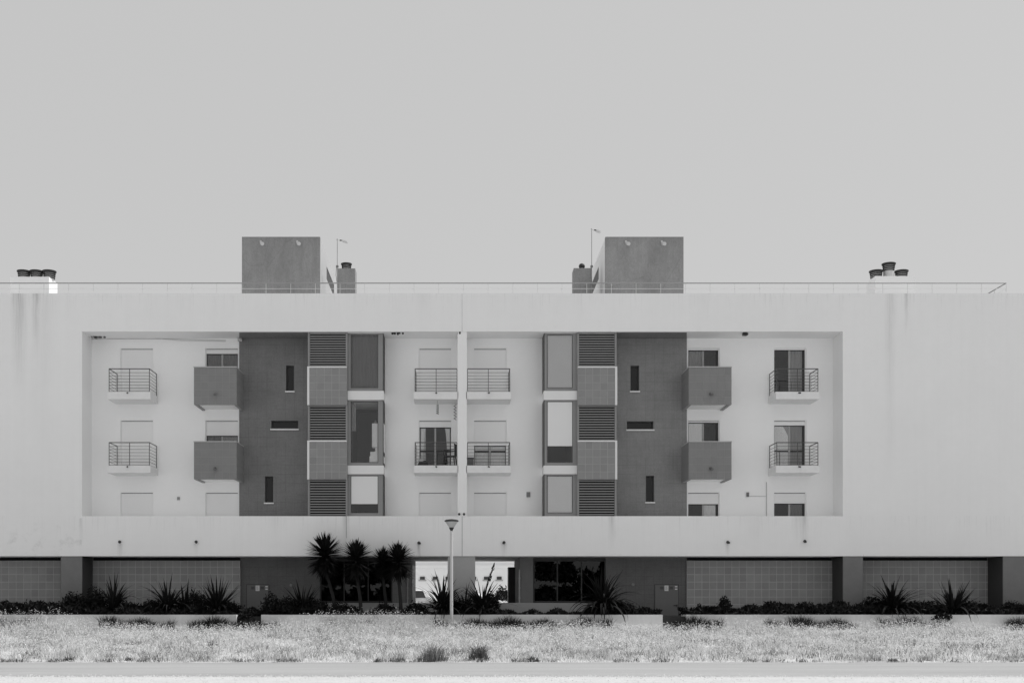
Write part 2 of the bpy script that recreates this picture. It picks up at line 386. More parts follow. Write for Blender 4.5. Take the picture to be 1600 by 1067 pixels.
def room(parent, x0, x1, z0, z1, y0=46.452, depth=2.4, m=None):
    mb = MB(); y1 = y0 + depth; e = .15
    a, b, c, d = x0 - e, x1 + e, z0 - .02, z1 + .1
    mb.quad((a, y1, c), (b, y1, c), (b, y1, d), (a, y1, d)).quad((a, y0, c), (a, y1, c), (a, y1, d), (a, y0, d)).quad((b, y1, c), (b, y0, c), (b, y0, d), (b, y1, d))
    mb.quad((a, y0, c), (b, y0, c), (b, y1, c), (a, y1, c)).quad((a, y0, d), (a, y1, d), (b, y1, d), (b, y0, d))
    return new('room', mb, m or M_room, parent)
def curtain(parent, x0, x1, z0, z1, y, m, folds=None, amp=.035, taper=0.0, flip=1):
    n = int((x1 - x0) / .02) + 2; mb = MB(); folds = folds or max(2, (x1 - x0) / .13)
    rows = 8
    for j in range(rows + 1):
        t = j / rows; z = z0 + (z1 - z0) * t
        sh = taper * (1 - t) ** .6
        for i in range(n):
            u = i / (n - 1); xx = (x0 + (x1 - sh - x0) * u) if flip > 0 else (x1 - (x1 - sh - x0) * u)
            mb.v.append((xx, y + amp * math.sin(u * folds * 2 * math.pi + .7 * math.sin(u * 9)), z))
    for j in range(rows):
        for i in range(n - 1): mb.f.append((j * n + i, j * n + i + 1, (j + 1) * n + i + 1, (j + 1) * n + i)); mb.m.append(0)
    return new('curtain', mb, m, parent, smooth=True)
def shutter(parent, x0, x1, z0, z1, y=46.285):
    mb = MB(); z = z1
    while z > z0 + .01:
        zz = max(z0, z - .055); mb.box(x0 + .02, x1 - .02, y, y + .02, zz + .004, z); z -= .055
    mb.box(x0 + .015, x1 - .015, y + .021, y + .03, z0, z1)
    mb.box(x0 + .02, x1 - .02, y - .01, y + .03, z0 - .045, z0)
    s = new('shutter', mb, M_shut, parent)
    return s
def window(h, shut_py, left=None, right=None, transom=None, rw=.06, mirror=False):
    """roller shuttered sliding window in the recess wall; shut_py = photo row of the shutter's lower edge"""
    x0, x1, z0, z1 = h
    zs = z0 if shut_py is None else PZ(shut_py, WY)
    g = MB()   # guide rails and head of the shutter
    g.box(x0, x0 + .035, 46.265, 46.33, z0, z1).box(x1 - .035, x1, 46.265, 46.33, z0, z1).box(x0 + .035, x1 - .035, 46.265, 46.33, z1 - .016, z1)
    wo = new('window', g, M_shut, B)
    new('reveal_shadow_strip', MB().box(x0 + .036, x1 - .036, 46.28, 46.33, z1 - .04, z1 - .017), M_frame, wo)  # dark strip painting the reveal shadow along the shutter top
    if zs < z1 - .05: shutter(wo, x0 + .02, x1 - .02, zs + .045 if shut_py else z0 + .05, z1 - .041)
    if shut_py is None: return wo
    xm = (x0 + x1) / 2; fy0, fy1 = 46.33, 46.40
    f = MB().box(x0, x0 + .06, fy0, fy1, z0, zs + .1).box(x1 - rw, x1, fy0, fy1, z0, zs + .1).box(x0 + .06, x1 - rw, fy0, fy1, z0, z0 + .07).box(x0 + .06, x1 - rw, fy0, fy1, zs - .03, zs + .1)
    if transom: f.box(x0 + .06, xm - .04, fy0 + .01, fy1 - .01, PZ(transom, WY) - .03, PZ(transom, WY) + .03).box(xm + .04, x1 - rw, fy0 + .01, fy1 - .01, PZ(transom, WY) - .03, PZ(transom, WY) + .03)
    new('frame', f, M_frame, wo)
    new('mullion', MB().box(xm - .035, xm + .035, fy0 - .015, fy1, z0 + .07, zs - .03), M_alu, wo)
    for a, b in ((x0 + .06, xm - .035), (xm + .035, x1 - rw)):
        new('pane', MB().box(a, b, 46.342, 46.347, z0 + .07, zs - .03), M_glassr if mirror and a < xm - .1 else M_glass, wo)
    room(wo, x0, x1, z0, z1, 46.46)
    for side, c in (('l', left), ('r', right)):
        if not c: continue
        a, b = (x0 + .062, xm - .037) if side == 'l' else (xm + .037, x1 - .062)
        if c[0] == 'tie':
            wd = .22; a, b = (a + .02, a + wd) if side == 'l' else (b - wd, b - .02)
            curtain(wo, a, b, z0 + .1, zs - .035, 46.375, c[1], 3, .015, .12, 1 if side == 'l' else -1)
            if side == 'l': curtain(wo, a + .001, b - .001, z0 + .1, zs - .036, 46.392, M_sheer, 6, .004)
        else: curtain(wo, a, b, z0 + .075, zs - .035, 46.372, c[1], None, .012)
    return wo
window(HOL['A', 3], None); window(HOL['A', 2], None); window(HOL['A', 1], None)
window(HOL['B', 3], 552, ('full', M_curtd), ('full', M_curtd)); window(HOL['B', 2], 680, ('full', M_curtd), ('full', M_curtm)); window(HOL['B', 1], None)
window(HOL['C', 3], None); window(HOL['C', 2], 667, ('tie', M_curtl), ('tie', M_curtl), 704); window(HOL['C', 1], None)
window(HOL['D', 3], None); window(HOL['D', 2], 695.5, ('full', M_curtl), ('full', M_curtl), 704.5); window(HOL['D', 1], None)
window(HOL['E', 3], 546.5, ('full', M_curtm), None, rw=.13); window(HOL['E', 2], 659.5, ('full', M_curtl), None, rw=.13, mirror=True); window(HOL['E', 1], 787, None, ('full', M_curtl), rw=.13)
window(HOL['F', 3], 546, None, ('full', M_curtm), rw=.13); window(HOL['F', 2], 664, ('full', M_curtl), ('full', M_curtm), 704, rw=.13, mirror=True); window(HOL['F', 1], 786, None, ('full', M_curtd), rw=.13)

# louvre and spandrel columns
def louvre_column(a, b, left):
    d = 45.15; x0, x1 = PX(a, d), PX(b, d)
    new('louvre_jamb', MB().box(x0, x0 + .07, d, WY + .1, RZ0 + .002, RZ1 - .002), M_slat, B)
    new('louvre_jamb', MB().box(x1 - .07, x1, d, WY + .1, RZ0 + .002, RZ1 - .002), M_slat, B)
    for (p0, p1) in ((519, 573), (633, 689), (749, 805.5)):
        zt, zb = min(PZ(p0, d), RZ1 - .004), max(PZ(p1, d), RZ0 + .004); n = 14
        pan = new('louvre', MB().box(x0 + .071, x1 - .071, d + .14, d + .16, zb, zt), M_void, B)
        pit = (zt - zb) / n; me = None
        for i in range(n):
            z = zb + pit * (i + .5)
            if me is None:
                mb = MB(); hx = (x1 - x0) / 2 - .072
                mb.box(-hx, hx, -.03, -.012, -.021, .021)
                s = new('slat', mb, M_slat, pan, origin=(0, 0, 0)); me = s.data
            else:
                s = bpy.data.objects.new('slat', me); link(s, pan)
            s.location = Vector(((x0 + x1) / 2, d + .04, z)) - W[pan.name]
    for (p0, p1) in ((574.5, 632.5), (690, 748.5)):
        y = 45.04; zt, zb = PZ(p0, y), PZ(p1, y)
        sx0, sx1 = (PX(483.5, y), PX(541.5, y)) if left else (PX(903, y), PX(961, y))
        sp = new('spandrel', MB().box(sx0, sx1, y + .007, WY, zb, zt), M_spgrout, B)
        tr = MB().box(sx0 - .003, sx1 + .003, y - .015, WY, zt + .001, zt + .05)
        if left: tr.box(sx0 - .085, sx0 - .003, y - .015, WY, zb, zt + .05)
        else: tr.box(sx1 + .003, sx1 + .085, y - .015, WY, zb, zt + .05)
        new('trim', tr, M_trim, sp)
        n = 5; pw, ph = (sx1 - sx0) / n, (zt - zb) / n; me = None
        for i in range(n):
            for j in range(n):
                if me is None:
                    t = new('spandrel_tile', MB().box(-pw / 2 + .010, pw / 2 - .010, 0, .006, -ph / 2 + .010, ph / 2 - .010), M_sptile, sp, origin=(0, 0, 0)); me = t.data
                else: t = bpy.data.objects.new('spandrel_tile', me); link(t, sp)
                t.location = Vector((sx0 + pw * (i + .5), y + random.uniform(-.002, .001), zb + ph * (j + .5))) - W[sp.name]
louvre_column(481, 543, True); louvre_column(902, 963.5, False)

# tall glazed bays with white bands
def glazed_bay(a, b, specs):
    x0, x1 = PX(a, 45.5), PX(b, 45.5)
    for (pa, pb) in ((610.5, 624.5), (727, 740.5)):
        new('band', MB().box(x0 - .03, x1 + .03, 45.22, WY + .2, PZ(pb, 45.22), PZ(pa, 45.22)), M_trim, B)
    for (p0, p1), fn in zip(((519, 610.5), (624.5, 727), (740.5, 806)), specs):
        zt, zb = min(PZ(p0, 45.3), RZ1 - .004), max(PZ(p1, 45.3), RZ0 + .004)
        if p1 < 806: zb = PZ(p1, 45.22) + .003
        if p0 > 519: zt = PZ(p0, 45.22) - .003
        y = 45.31
        f = MB().box(x0, x0 + .07, y - .02, WY, zb, zt).box(x1 - .07, x1, y - .02, WY, zb, zt)
        f.box(x0 + .07, x1 - .07, y, y + .1, zb, zb + .14).box(x0 + .07, x1 - .07, y, y + .1, zt - .07, zt)
        f.box(x0 + .07, x0 + .13, y, y + .1, zb + .14, zt - .07).box(x1 - .21, x1 - .07, y, y + .1, zb + .14, zt - .07)
        wo = new('bay_window', f, M_frameg, B)
        gx0, gx1, gz0, gz1 = x0 + .13, x1 - .21, zb + .14, zt - .07
        e = .018
        gk = MB().box(gx0 - e, gx0, y - .004, y, gz0 - e, gz1 + e).box(gx1, gx1 + e, y - .004, y, gz0 - e, gz1 + e).box(gx0, gx1, y - .004, y, gz0 - e, gz0).box(gx0, gx1, y - .004, y, gz1, gz1 + e)
        gk.box(x1 - .005, x1 + .02, y - .025, WY, zb, zt).box(x0 - .02, x0 + .005, y - .025, WY, zb, zt)
        new('gasket', gk, M_frame, wo)
        new('pane', MB().box(gx0, gx1, y + .012, y + .017, gz0, gz1), M_glass, wo)
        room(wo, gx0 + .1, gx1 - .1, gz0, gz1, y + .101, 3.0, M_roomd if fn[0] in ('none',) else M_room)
        if fn[0] == 'curtain': curtain(wo, gx0 - .05, gx1 + .05, gz0 - .05, gz1 + .05, y + .13, fn[1], 5, .022)
        if fn[0] == 'blind':
            zz = PZ(fn[2], 45.5) if fn[2] else gz0 - .05; yb = y - .045 if fn[2] else y
            bl = MB().box(gx0 + .001, gx1 - .001, yb + .030, yb + .035, zz, gz1 - .003); bl.tube((gx0 + .002, yb + .033, zz), (gx1 - .002, yb + .033, zz), .010)
            if fn[3]: bl.box(gx0 + .002, gx1 - .002, y + .024, y + .029, gz1 - fn[3], gz1 - .004)
            new('blind', bl, M_blindo if fn[2] else fn[1], wo)
        yield wo, (gx0, gx1, gz0, gz1, y)
bays = list(glazed_bay(544.5, 599, [('curtain', M_curtd), ('open',), ('blind', M_blindw, 787.5, 0)]))
wo, (gx0, gx1, gz0, gz1, y) = bays[1]
curtain(wo, gx0 - .05, gx0 + .16, PZ(672, y), gz1, y + .25, M_curtm, 2, .02)
bays_r = list(glazed_bay(850, 901.5, [('blind', M_blindg, None, .2), ('blind', M_blindw, 697.5, 0), ('blind', M_blindw, None, 0)]))

# central pier with downpipe and expansion joints
new('pier', MB().box(PX(715, FY), PX(729.5, FY), FY + .03, WY, RZ0 + .002, RZ1 - .002), M_white, B)
new('expansion_joint', MB().box(PX(721.7, FY), PX(722.4, FY), FY - .004, FY + .02, ZB, RZ0 - .004), mat('joint_sealant', .24, .9, .3, 3), B)
new('expansion_joint', MB().box(PX(721.7, FY), PX(722.2, FY), FY - .003, FY + .02, RZ1 + .003, ZT - .01), mat('faded_joint', .45, .9, .3, 3), B)
new('expansion_joint', MB().box(PX(540.9, FY), PX(541.5, FY), FY - .003, FY + .02, ZB + .7, RZ0 - .002), mat('joint_sealant', .16), B)
new('roof_outlet', MB().lathe((PX(718.5, FY), FY + .12, RZ1 - .14), [(.02, 0), (.07, .0), (.10, .06), (.10, .138)], 12), M_plastic, B)
for px in (717.5, 725):
    new('scupper', MB().tube((PX(px, FY), FY + .05, RZ0 + .09), (PX(px, FY), FY - .02, RZ0 + .07), .045, .045, 10), M_plastic, B)

# railed balconies (slab > railing, posts, bars) and boxed balconies
def railed(px0, px1, base, sides, mid, spx):
    fy = 45.08; x0, x1 = PX(px0, fy), PX(px1, fy); e = .05
    z0 = base; top = z0 + .91
    ba = new('balcony', MB().box(x0 - e, x1 + e, fy - .05, WY, z0 - .28, z0 + .01), M_slab, B)
    hr = MB()
    pts = [(x0, fy, top), (x1, fy, top)]
    if 'l' in sides: pts = [(x0, WY - .06, top)] + pts
    if 'r' in sides: pts = pts + [(x1, WY - .06, top)]
    hr.path(pts, .019); new('handrail', hr, M_rail, ba)
    for i in range(7):
        z = z0 + .03 + i * .122; b_ = MB(); b_.path([(p[0], p[1], z) for p in pts], .0085, 5); new('rail', b_, M_rail, ba)
    for (px_, py_) in [(x0, fy), (x1, fy), (PX(mid, fy), fy)] + ([(x0, WY - .06)] if 'l' in sides else []) + ([(x1, WY - .06)] if 'r' in sides else []):
        new('post', MB().box(px_ - .012, px_ + .012, py_ - .012, py_ + .012, z0 + .01, top), M_rail, ba)
    sx = PX(spx, fy)
    new('spout', MB().tube((sx, fy - .02, z0 - .03), (sx + .03, fy - .17, z0 - .06), .03, .03, 8), M_plastic, ba)
for s, base in ((3, FL3), (2, FL2)):
    railed(170.5, 233.5, base, 'lr', 202.5, 199.5); railed(648.5, 714, base, 'l', 681.5, 681); railed(730.5, 796.5, base, 'r', 763, 763); railed(1213.8, 1278, base, 'lr', 1246, 1247.5)
def boxed(px0, px1, pyt, pyb, spx):
    fy = 44.75; x0, x1 = PX(px0, fy), PX(px1, fy); z0, z1 = PZ(pyb, fy), PZ(pyt, fy); t = .11
    p = MB().box(x0, x1, fy, fy + t, z0, z1).box(x0, x0 + t, fy + t, WY, z0, z1).box(x1 - t, x1, fy + t, WY, z0, z1)
    ba = new('balcony', p, M_grout_b, B)
    new('slab', MB().box(x0 + t, x1 - t, fy + t, WY, z0 + .05, z0 + .22), M_recess, ba)
    c = MB().box(x0 - .015, x1 + .015, fy - .03, fy + t + .01, z1 + .001, z1 + .035)
    c.box(x0 - .015, x0 + t + .01, fy + t + .01, WY, z1 + .001, z1 + .035).box(x1 - t - .01, x1 + .015, fy + t + .01, WY, z1 + .001, z1 + .035)
    new('coping', c, mat('coping', .5, .7), ba)
    nx_, nz_ = 6, 5; pw, ph = (x1 - x0) / nx_, (z1 - z0) / nz_; me = None
    for i in range(nx_):
        for j in range(nz_):
            if me is None:
                tl = new('balcony_tile', MB().box(-pw / 2 + .005, pw / 2 - .005, -.006, -.001, -ph / 2 + .005, ph / 2 - .005), M_tile_b, ba, origin=(0, 0, 0)); me = tl.data
            else: tl = bpy.data.objects.new('balcony_tile', me); link(tl, ba)
            tl.location = Vector((x0 + pw * (i + .5), fy + random.uniform(-.001, .001), z0 + ph * (j + .5))) - W[ba.name]
    side = MB(); inner = px0 > VX; xs = x0 - .001 if inner else x1 + .001; sgn = -1 if inner else 1
    dpt = (WY - fy) / 5
    for i in range(5):
        for j in range(nz_):
            side.box(min(xs, xs + sgn * .011), max(xs, xs + sgn * .011), fy + dpt * i + .005, fy + dpt * (i + 1) - .005, z0 + ph * j + .005, z0 + ph * (j + 1) - .005)
    sd_ = new('side_tiles', side, M_tile_b, ba); sd_['kind'] = 'stuff'
    sx = PX(spx, fy); sz = z0 + .42
    new('spout', MB().tube((sx, fy, sz), (sx + .03, fy - .20, sz - .06), .055, .055, 10), mat('spout_plastic', .14, .5), ba)
for (a, b, c) in ((303, 369.5, 336), (1076.5, 1143, 1110)):
    boxed(a, b, 574, 632, c); boxed(a, b, 690.5, 748.5, c)

# roof: penthouses, chimneys, railing
M_side_dim = mat('sun_dimmed_render', .43, .9, .05, 1.0)  # left stair head: strong sunlight offset by a darker colour
def penthouse(pa, pb, lamps):
    y = 47.0; x0, x1 = PX(pa, y), PX(pb, y); z1 = PZ(371, y); inner = x0 if x0 > 0 else x1
    sl_ = (49.3, 52.2, 15.35, 15.9)
    mb = MB().box(x0 + .1, x1 - .1, 52.8, 53.0, 13.2, z1 - .03).box(x0 + .1, x1 - .1, y + .2, 52.8, z1 - .2, z1 - .03)
    for xs in (x0, x1 - .1):
        if abs(xs - inner) < .2:
            yy = [y + .2, sl_[0], sl_[1], 53.0]
            mb.box(xs, xs + .1, yy[0], yy[1], 13.2, z1 - .001).box(xs, xs + .1, yy[2], yy[3], 13.2, z1 - .001)
            mb.box(xs, xs + .1, yy[1], yy[2], 13.2, sl_[2]).box(xs, xs + .1, yy[1], yy[2], sl_[3], z1 - .001)
        else: mb.box(xs, xs + .1, y + .2, 53.0, 13.2, z1 - .001)
    st = new('stair_head', mb, M_trim if x0 > 0 else M_side_dim, B)
    dx = PX(476 if x0 < 0 else 975, 49)
    new('roof_dome', MB().lathe((dx, 49, z1 - .03), [(.36, 0), (.36, .10), (.30, .17), (.16, .22), (.01, .24)], 18), M_trim, st, smooth=True)
    new('front_panel', MB().box(x0, x1, y, y + .199, 13.2, z1), M_pent, st)
    new('capping', MB().box(x0, x1, y - .008, y + .2, z1 + .001, z1 + .02), M_frameg, st)
    xi = inner + (.02 if x0 > 0 else -.05)
    new('slot_pane', MB().box(xi, xi + .03, sl_[0], sl_[1], sl_[2], sl_[3]), M_frame, st)
    for lp in lamps:
        c = (PX(lp, y), y - .05, PZ(381, y))
        l = MB().tube((c[0], y, c[2]), (c[0], y - .06, c[2]), .07, .07, 12).tube((c[0] + .02, y - .06, c[2] - .02), (c[0] + .04, y - .16, c[2] - .05), .055, .075, 12)
        l.box(c[0] - .09, c[0] - .02, y - .05, y, c[2] + .03, c[2] + .12)
        new('floodlight', l, mat('lamp_metal', .55, .4), st)
penthouse(378, 500, (409.5, 466.5)); penthouse(946, 1068, (980, 1036))
def pot(c, r, h, parent, neck=0.0):
    mb = MB()
    if neck: mb.tube(c, (c[0], c[1], c[2] + neck), r * .88, r * .88, 18, 1)
    z = c[2] + neck
    mb.tube((c[0], c[1], z), (c[0], c[1], z + h - .02), r * .80, r * .82, 18, 1)
    n = 4
    for i in range(n):
        zz = z + .03 + (h - .05) * i / n; k = 1 + .05 * i
        mb.lathe((c[0], c[1], zz), [(r * .74, 0), (r * .86 * k, 0), (r * .95 * k, (h - .05) / n * .45), (r * .80, (h - .05) / n * .52), (r * .74, 0)], 20, 0)
    mb.lathe((c[0], c[1], z + h - .05), [(r * .7, -.01), (r * 1.14, .0), (r * 1.16, .045), (r * .8, .06), (0.001, .06)], 20, 0)
    return new('chimney_pot', mb, [M_pot, M_potl], parent)
d = 47.0
ch = new('chimney', MB().box(PX(16, d), PX(76.5, d), d, d + 1.0, 13.2, PZ(432.5, d)), M_trim, B)
for px in (31, 51, 71): pot((PX(px, d), d + .45, PZ(432.5, d)), .245, .36, ch)
ch = new('chimney', MB().box(PX(1367.5, d), PX(1430, d), d, d + 1.0, 13.2, PZ(431.5, d)), M_trim, B)
for px, nk in ((1375, 0), (1395, .30), (1415, 0)): pot((PX(px, d), d + .45, PZ(431.5, d)), .245, .34, ch, nk)
d = 48.0
ch = new('chimney', MB().box(PX(527.5, d), PX(555, d), d, d + .7, 13.2, PZ(419.5, d)), M_pent, B)
pot((PX(540, d), d + .35, PZ(419.5, d)), .20, .30, ch)
ch = new('chimney', MB().box(PX(896.5, d), PX(925, d), d, d + .7, 13.2, PZ(419, d)), M_pent, B)
cx = PX(910.5, d); cz = PZ(419, d)
new('chimney_cowl', MB().tube((cx, d + .35, cz), (cx, d + .35, cz + .12), .075, .075, 12, 1).lathe((cx, d + .35, cz + .10), [(.01, -.02), (.11, .0), (.135, .08), (.10, .16), (.02, .2)], 14, 0), [M_pot, M_potl], ch, smooth=True)
ry = 46.0; rx0, rx1 = BX0 + .4, PX(1572, ry); rz = PZ(442.5, ry)
rl = new('roof_railing', MB().path([(rx0, ry, rz), (rx1, ry, rz), (rx1, 52.6, rz)], .022), M_roofrail, B)
for zz in (.22, .42): new('rail', MB().path([(rx0, ry, rz - zz), (rx1, ry, rz - zz), (rx1, 52.6, rz - zz)], .008, 5), M_raill, rl)
x = rx1
while x > rx0:
    new('post', MB().box(x - .008, x + .008, ry - .008, ry + .008, ZT - .25, rz), M_raill, rl); x -= .985
for i in range(1, 7): new('post', MB().box(rx1 - .012, rx1 + .012, ry + i - .012, ry + i + .012, 13.2, rz), M_raill, rl)

# ground floor
GY = 46.3
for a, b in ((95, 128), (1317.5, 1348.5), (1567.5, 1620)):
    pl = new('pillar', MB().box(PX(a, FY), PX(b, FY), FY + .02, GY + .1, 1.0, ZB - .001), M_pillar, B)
    for xs_ in (PX(a, FY) - .012, PX(b, FY) + .001): new('side_shade', MB().box(xs_, xs_ + .011, FY + .03, GY - .01, 1.0, ZB - .002), M_frame, pl)  # dark slabs paint the shade onto the pillar sides
new('pillar', MB().box(PX(699.5, FY), PX(742.5, FY), FY + .05, FY + .6, 1.0, ZB - .001), M_plinth, B)
tz1 = PZ(875.5, GY)
tw = []
for (xa, xb) in ((-25.0, PX(375, GY)), (PX(1073.5, GY), 25.0)):
    tw.append(new('tiled_wall', MB().box(xa, xb, GY + .006, GY + .2, 1.0, tz1), M_grout, B))
    new('dark_strip', MB().box(xa, xb, GY + .15, GY + .3, tz1 + .001, ZB - .001), M_void, B)  # near-black strip filling the gap above the tiles
P = .30; zrow = [PZ(885.5, GY) - P * k for k in range(7)]
me_t = None; cnt = 0; rest = MB()
tiles = []
for wi, (xa, xb) in enumerate(((-25.0, PX(375, GY)), (PX(1073.5, GY), 25.0))):
    n = int((xb - xa) / P)
    for i in range(n):
        xc = xb - P * (i + .5) if wi == 0 else xa + P * (i + .5)
        px = VX + xc / GY * F
        vis = 0 < px < 92 or 146 < px < 375 or 1073 < px < 1303 or 1350 < px < 1560
        for j in range(-1, 7):
            zb_ = zrow[0] if j < 0 else zrow[j] - P; zt_ = tz1 if j < 0 else zrow[j]
            tiles.append((0 if (vis and 0 <= j <= 3) else (1 if vis and j == 4 else 2), random.random(), wi, xc, zb_, zt_))
tiles.sort()
for kk, (_, _, wi, xc, zb_, zt_) in enumerate(tiles):
    if kk < 300 and abs(zt_ - zb_ - P) < 1e-4:
        if me_t is None:
            t = new('wall_tile', MB().box(-P / 2 + .011, P / 2 - .011, 0, .005, -P / 2 + .011, P / 2 - .011), M_tile, tw[wi], origin=(0, 0, 0)); me_t = t.data
        else: t = bpy.data.objects.new('wall_tile', me_t); link(t, tw[wi])
        t.location = Vector((xc, GY + random.uniform(-.002, .0005), (zb_ + zt_) / 2)) - W[tw[wi].name]
    else: rest.box(xc - P / 2 + .009, xc + P / 2 - .009, GY + random.uniform(-.002, .0005), GY + .005, max(zb_, 1.0) + .009, zt_ - .009)
new('wall_tiles', rest, M_tile, B)['kind'] = 'stuff'
SY = 46.42
def shop(xa, xb, wall_a, wall_b):
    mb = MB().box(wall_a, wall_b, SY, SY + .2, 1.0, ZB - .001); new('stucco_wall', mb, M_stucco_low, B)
    y = 46.55; z0 = 1.53
    f = MB().box(xa, xa + .06, y, y + .08, z0, ZB - .002).box(xb - .06, xb, y, y + .08, z0, ZB - .002).box(xa + .06, xb - .06, y, y + .08, z0, z0 + .06).box(xa + .06, xb - .06, y, y + .08, ZB - .15, ZB - .002)
    n = 3
    for i in range(1, n):
        xm = xa + (xb - xa) * i / n; f.box(xm - .025, xm + .025, y, y + .08, z0 + .06, ZB - .15)
    so = new('shop_window', f, M_frame, B)
    for i in range(n):
        a_, b_ = xa + (xb - xa) * i / n + .03, xa + (xb - xa) * (i + 1) / n - .03
        new('pane', MB().box(a_, b_, y + .03, y + .04, z0 + .06, ZB - .15), M_glassd, so)
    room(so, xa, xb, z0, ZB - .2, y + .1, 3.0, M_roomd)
shop(PX(500, 46.55), PX(613, 46.55), PX(375.2, SY), PX(500, SY)); shop(PX(833, 46.55), PX(946.5, 46.55), PX(946.5, SY), PX(1073.3, SY))
# passage: side walls, floor, plinth
new('panel', MB().box(PX(613, GY), -2.0, GY, GY + .2, 1.0, ZB - .001), M_stucco, B)
new('panel', MB().box(PX(812, GY), PX(833, GY), GY, GY + .2, 1.0, ZB - .001), M_pillar, B)
new('passage_wall', MB().box(-2.2, -2.0, GY + .201, 51.0, 1.0, ZB - .001), M_pillar, B)
new('passage_wall', MB().box(PX(812, GY), PX(812, GY) + .2, GY + .201, 51.0, 1.0, ZB - .001), M_pillar, B)
new('passage_floor', MB().box(-2.0, PX(812, GY), 46.6, 51.3, .9, 1.50), M_court, B)
new('passage_door', MB().box(-2.0, -1.985, 47.0, 50.2, 1.5, 3.1), M_frame, B)
new('passage_door', MB().box(PX(812, GY) - .3, PX(812, GY) - .002, 50.2, 50.9, 1.5, 3.06), M_frame, B)
new('plinth', MB().box(PX(498, 46.0), PX(646, 46.0), 46.0, 46.25, .9, 1.515), M_plinth, B)
new('plinth', MB().box(PX(742, 46.0), PX(947, 46.0), 46.0, 46.25, .9, 1.515), M_plinth, B)
for px in (637, 811.5):
    dp = MB().tube((PX(px, GY), GY - .06, 1.5), (PX(px, GY), GY - .06, 2.85), .03, .03, 8)
    for z in (1.7, 2.1, 2.5): dp.box(PX(px, GY) - .045, PX(px, GY) + .045, GY - .09, GY, z, z + .03)
    new('downpipe', dp, M_alu, B)
def meter_door(pa, pb, zb):
    x0, x1 = PX(pa, SY), PX(pb, SY); z1 = PZ(912.5, SY); y = SY
    e = .022
    dr = new('door', MB().box(x0 + e, x1 - e, y - .03, y - .002, zb, z1 - e), mat('door_paint', .19, .7, .03), B)
    new('frame', MB().box(x0, x0 + e, y - .015, y - .001, zb, z1).box(x1 - e, x1, y - .015, y - .001, zb, z1).box(x0 + e, x1 - e, y - .015, y - .001, z1 - e, z1), M_frame, dr)
    xc = x0 + (x1 - x0) * .49; zc = PZ(918.5, SY)
    new('notice', MB().box(xc - .08, xc + .08, y - .036, y - .031, zc - .11, zc + .11), M_paper, dr)
    pr = MB()
    for i in range(5): pr.box(xc - .055, xc + .045 - .02 * (i % 2), y - .0385, y - .037, zc + .06 - i * .03, zc + .068 - i * .03)
    new('print', pr, M_ink, dr)
    for s in (-1, 1):
        vt = MB(); xv = xc + s * .19
        for i in range(5): vt.box(xv - .07, xv + .07, y - .036, y - .031, zc - .04 + i * .022, zc - .028 + i * .022)
        new('vent', vt, M_frame, dr)
    for i in range(2):
        new('sticker', MB().box(x1 - .16, x1 - .06, y - .036, y - .031, zc - .06 + i * .1, zc - .01 + i * .1), M_paper, dr)
    new('handle', MB().box(x1 - .10, x1 - .06, y - .05, y - .031, zb + .42, zb + .50).box(x1 - .22, x1 - .06, y - .075, y - .05, zb + .45, zb + .475), M_frame, dr)
meter_door(385, 421, 1.0); meter_door(1022.5, 1060.5, .95)
for px, py in ((455, 914), (989, 913)):
    xx, zz = PX(px, SY), PZ(py, SY)
    new('tap_box', MB().tube((xx, SY, zz), (xx, SY - .05, zz), .06, .06, 10).tube((xx, SY - .05, zz), (xx + .03, SY - .12, zz - .04), .02, .02, 6), M_frameg, B)
# drain spouts of the lower band, wall fittings
for px, py in ((187, 846.5), (306.5, 846.5), (654.5, 848), (787.5, 847.5), (1137, 847), (1257.5, 845.5)):
    xx, zz = PX(px, FY), PZ(py, FY)
    new('drain_spout', MB().tube((xx, FY + .01, zz + .01), (xx + random.uniform(-.03, .05), FY - .14, zz - .02), .045, .045, 10).tube((xx, FY + .01, zz + .01), (xx, FY - .02, zz + .005), .06, .06, 10), M_plastic, B)
def fitting(name, px, py, d, mb, m): return new(name, mb, m, B)
def vent(px, py, wpx, hpx, d, m):
    x, z, hw, hh = PX(px, d), PZ(py, d), wpx / 80, hpx / 80
    v = MB().box(x - hw, x + hw, d - .05, d - .001, z - hh, z + hh)
    for i in range(4): v.box(x - hw * .8, x + hw * .8, d - .065, d - .051, z - hh * .8 + i * hh * .42, z - hh * .6 + i * hh * .42)
    return new('wall_vent', v, m, B)
vent(825.5, 772.5, 6, 8, WY, mat('vent_paint', .28, .7)); vent(1168, 772.5, 4, 7, WY, mat('vent_dark', .22, .7)); vent(279, 778.5, 4, 5, WY, mat('vent_pale', .4, .7))
new('conduit', MB().box(PX(1171, WY), PX(1197, WY), WY - .02, WY - .001, PZ(775.5, WY), PZ(774.8, WY)).box(PX(1197, WY), PX(1198, WY), WY - .025, WY - .001, RZ0 + .003, PZ(753, WY)), mat('conduit', .5, .7), B)
new('cable', MB().path([(PX(143, WY), WY - .02, PZ(530, WY)), (PX(250, WY), WY - .02, PZ(529.5, WY)), (PX(353, WY), WY - .02, PZ(532, WY))], .007, 5).path([(PX(143, WY), WY - .02, PZ(528, WY)), (PX(240, WY), WY - .025, PZ(528.5, WY)), (PX(280, WY), WY - .02, PZ(532, WY)), (PX(353, WY), WY - .02, PZ(533.5, WY))], .007, 5), mat('cable_grey', .45, .7), B)
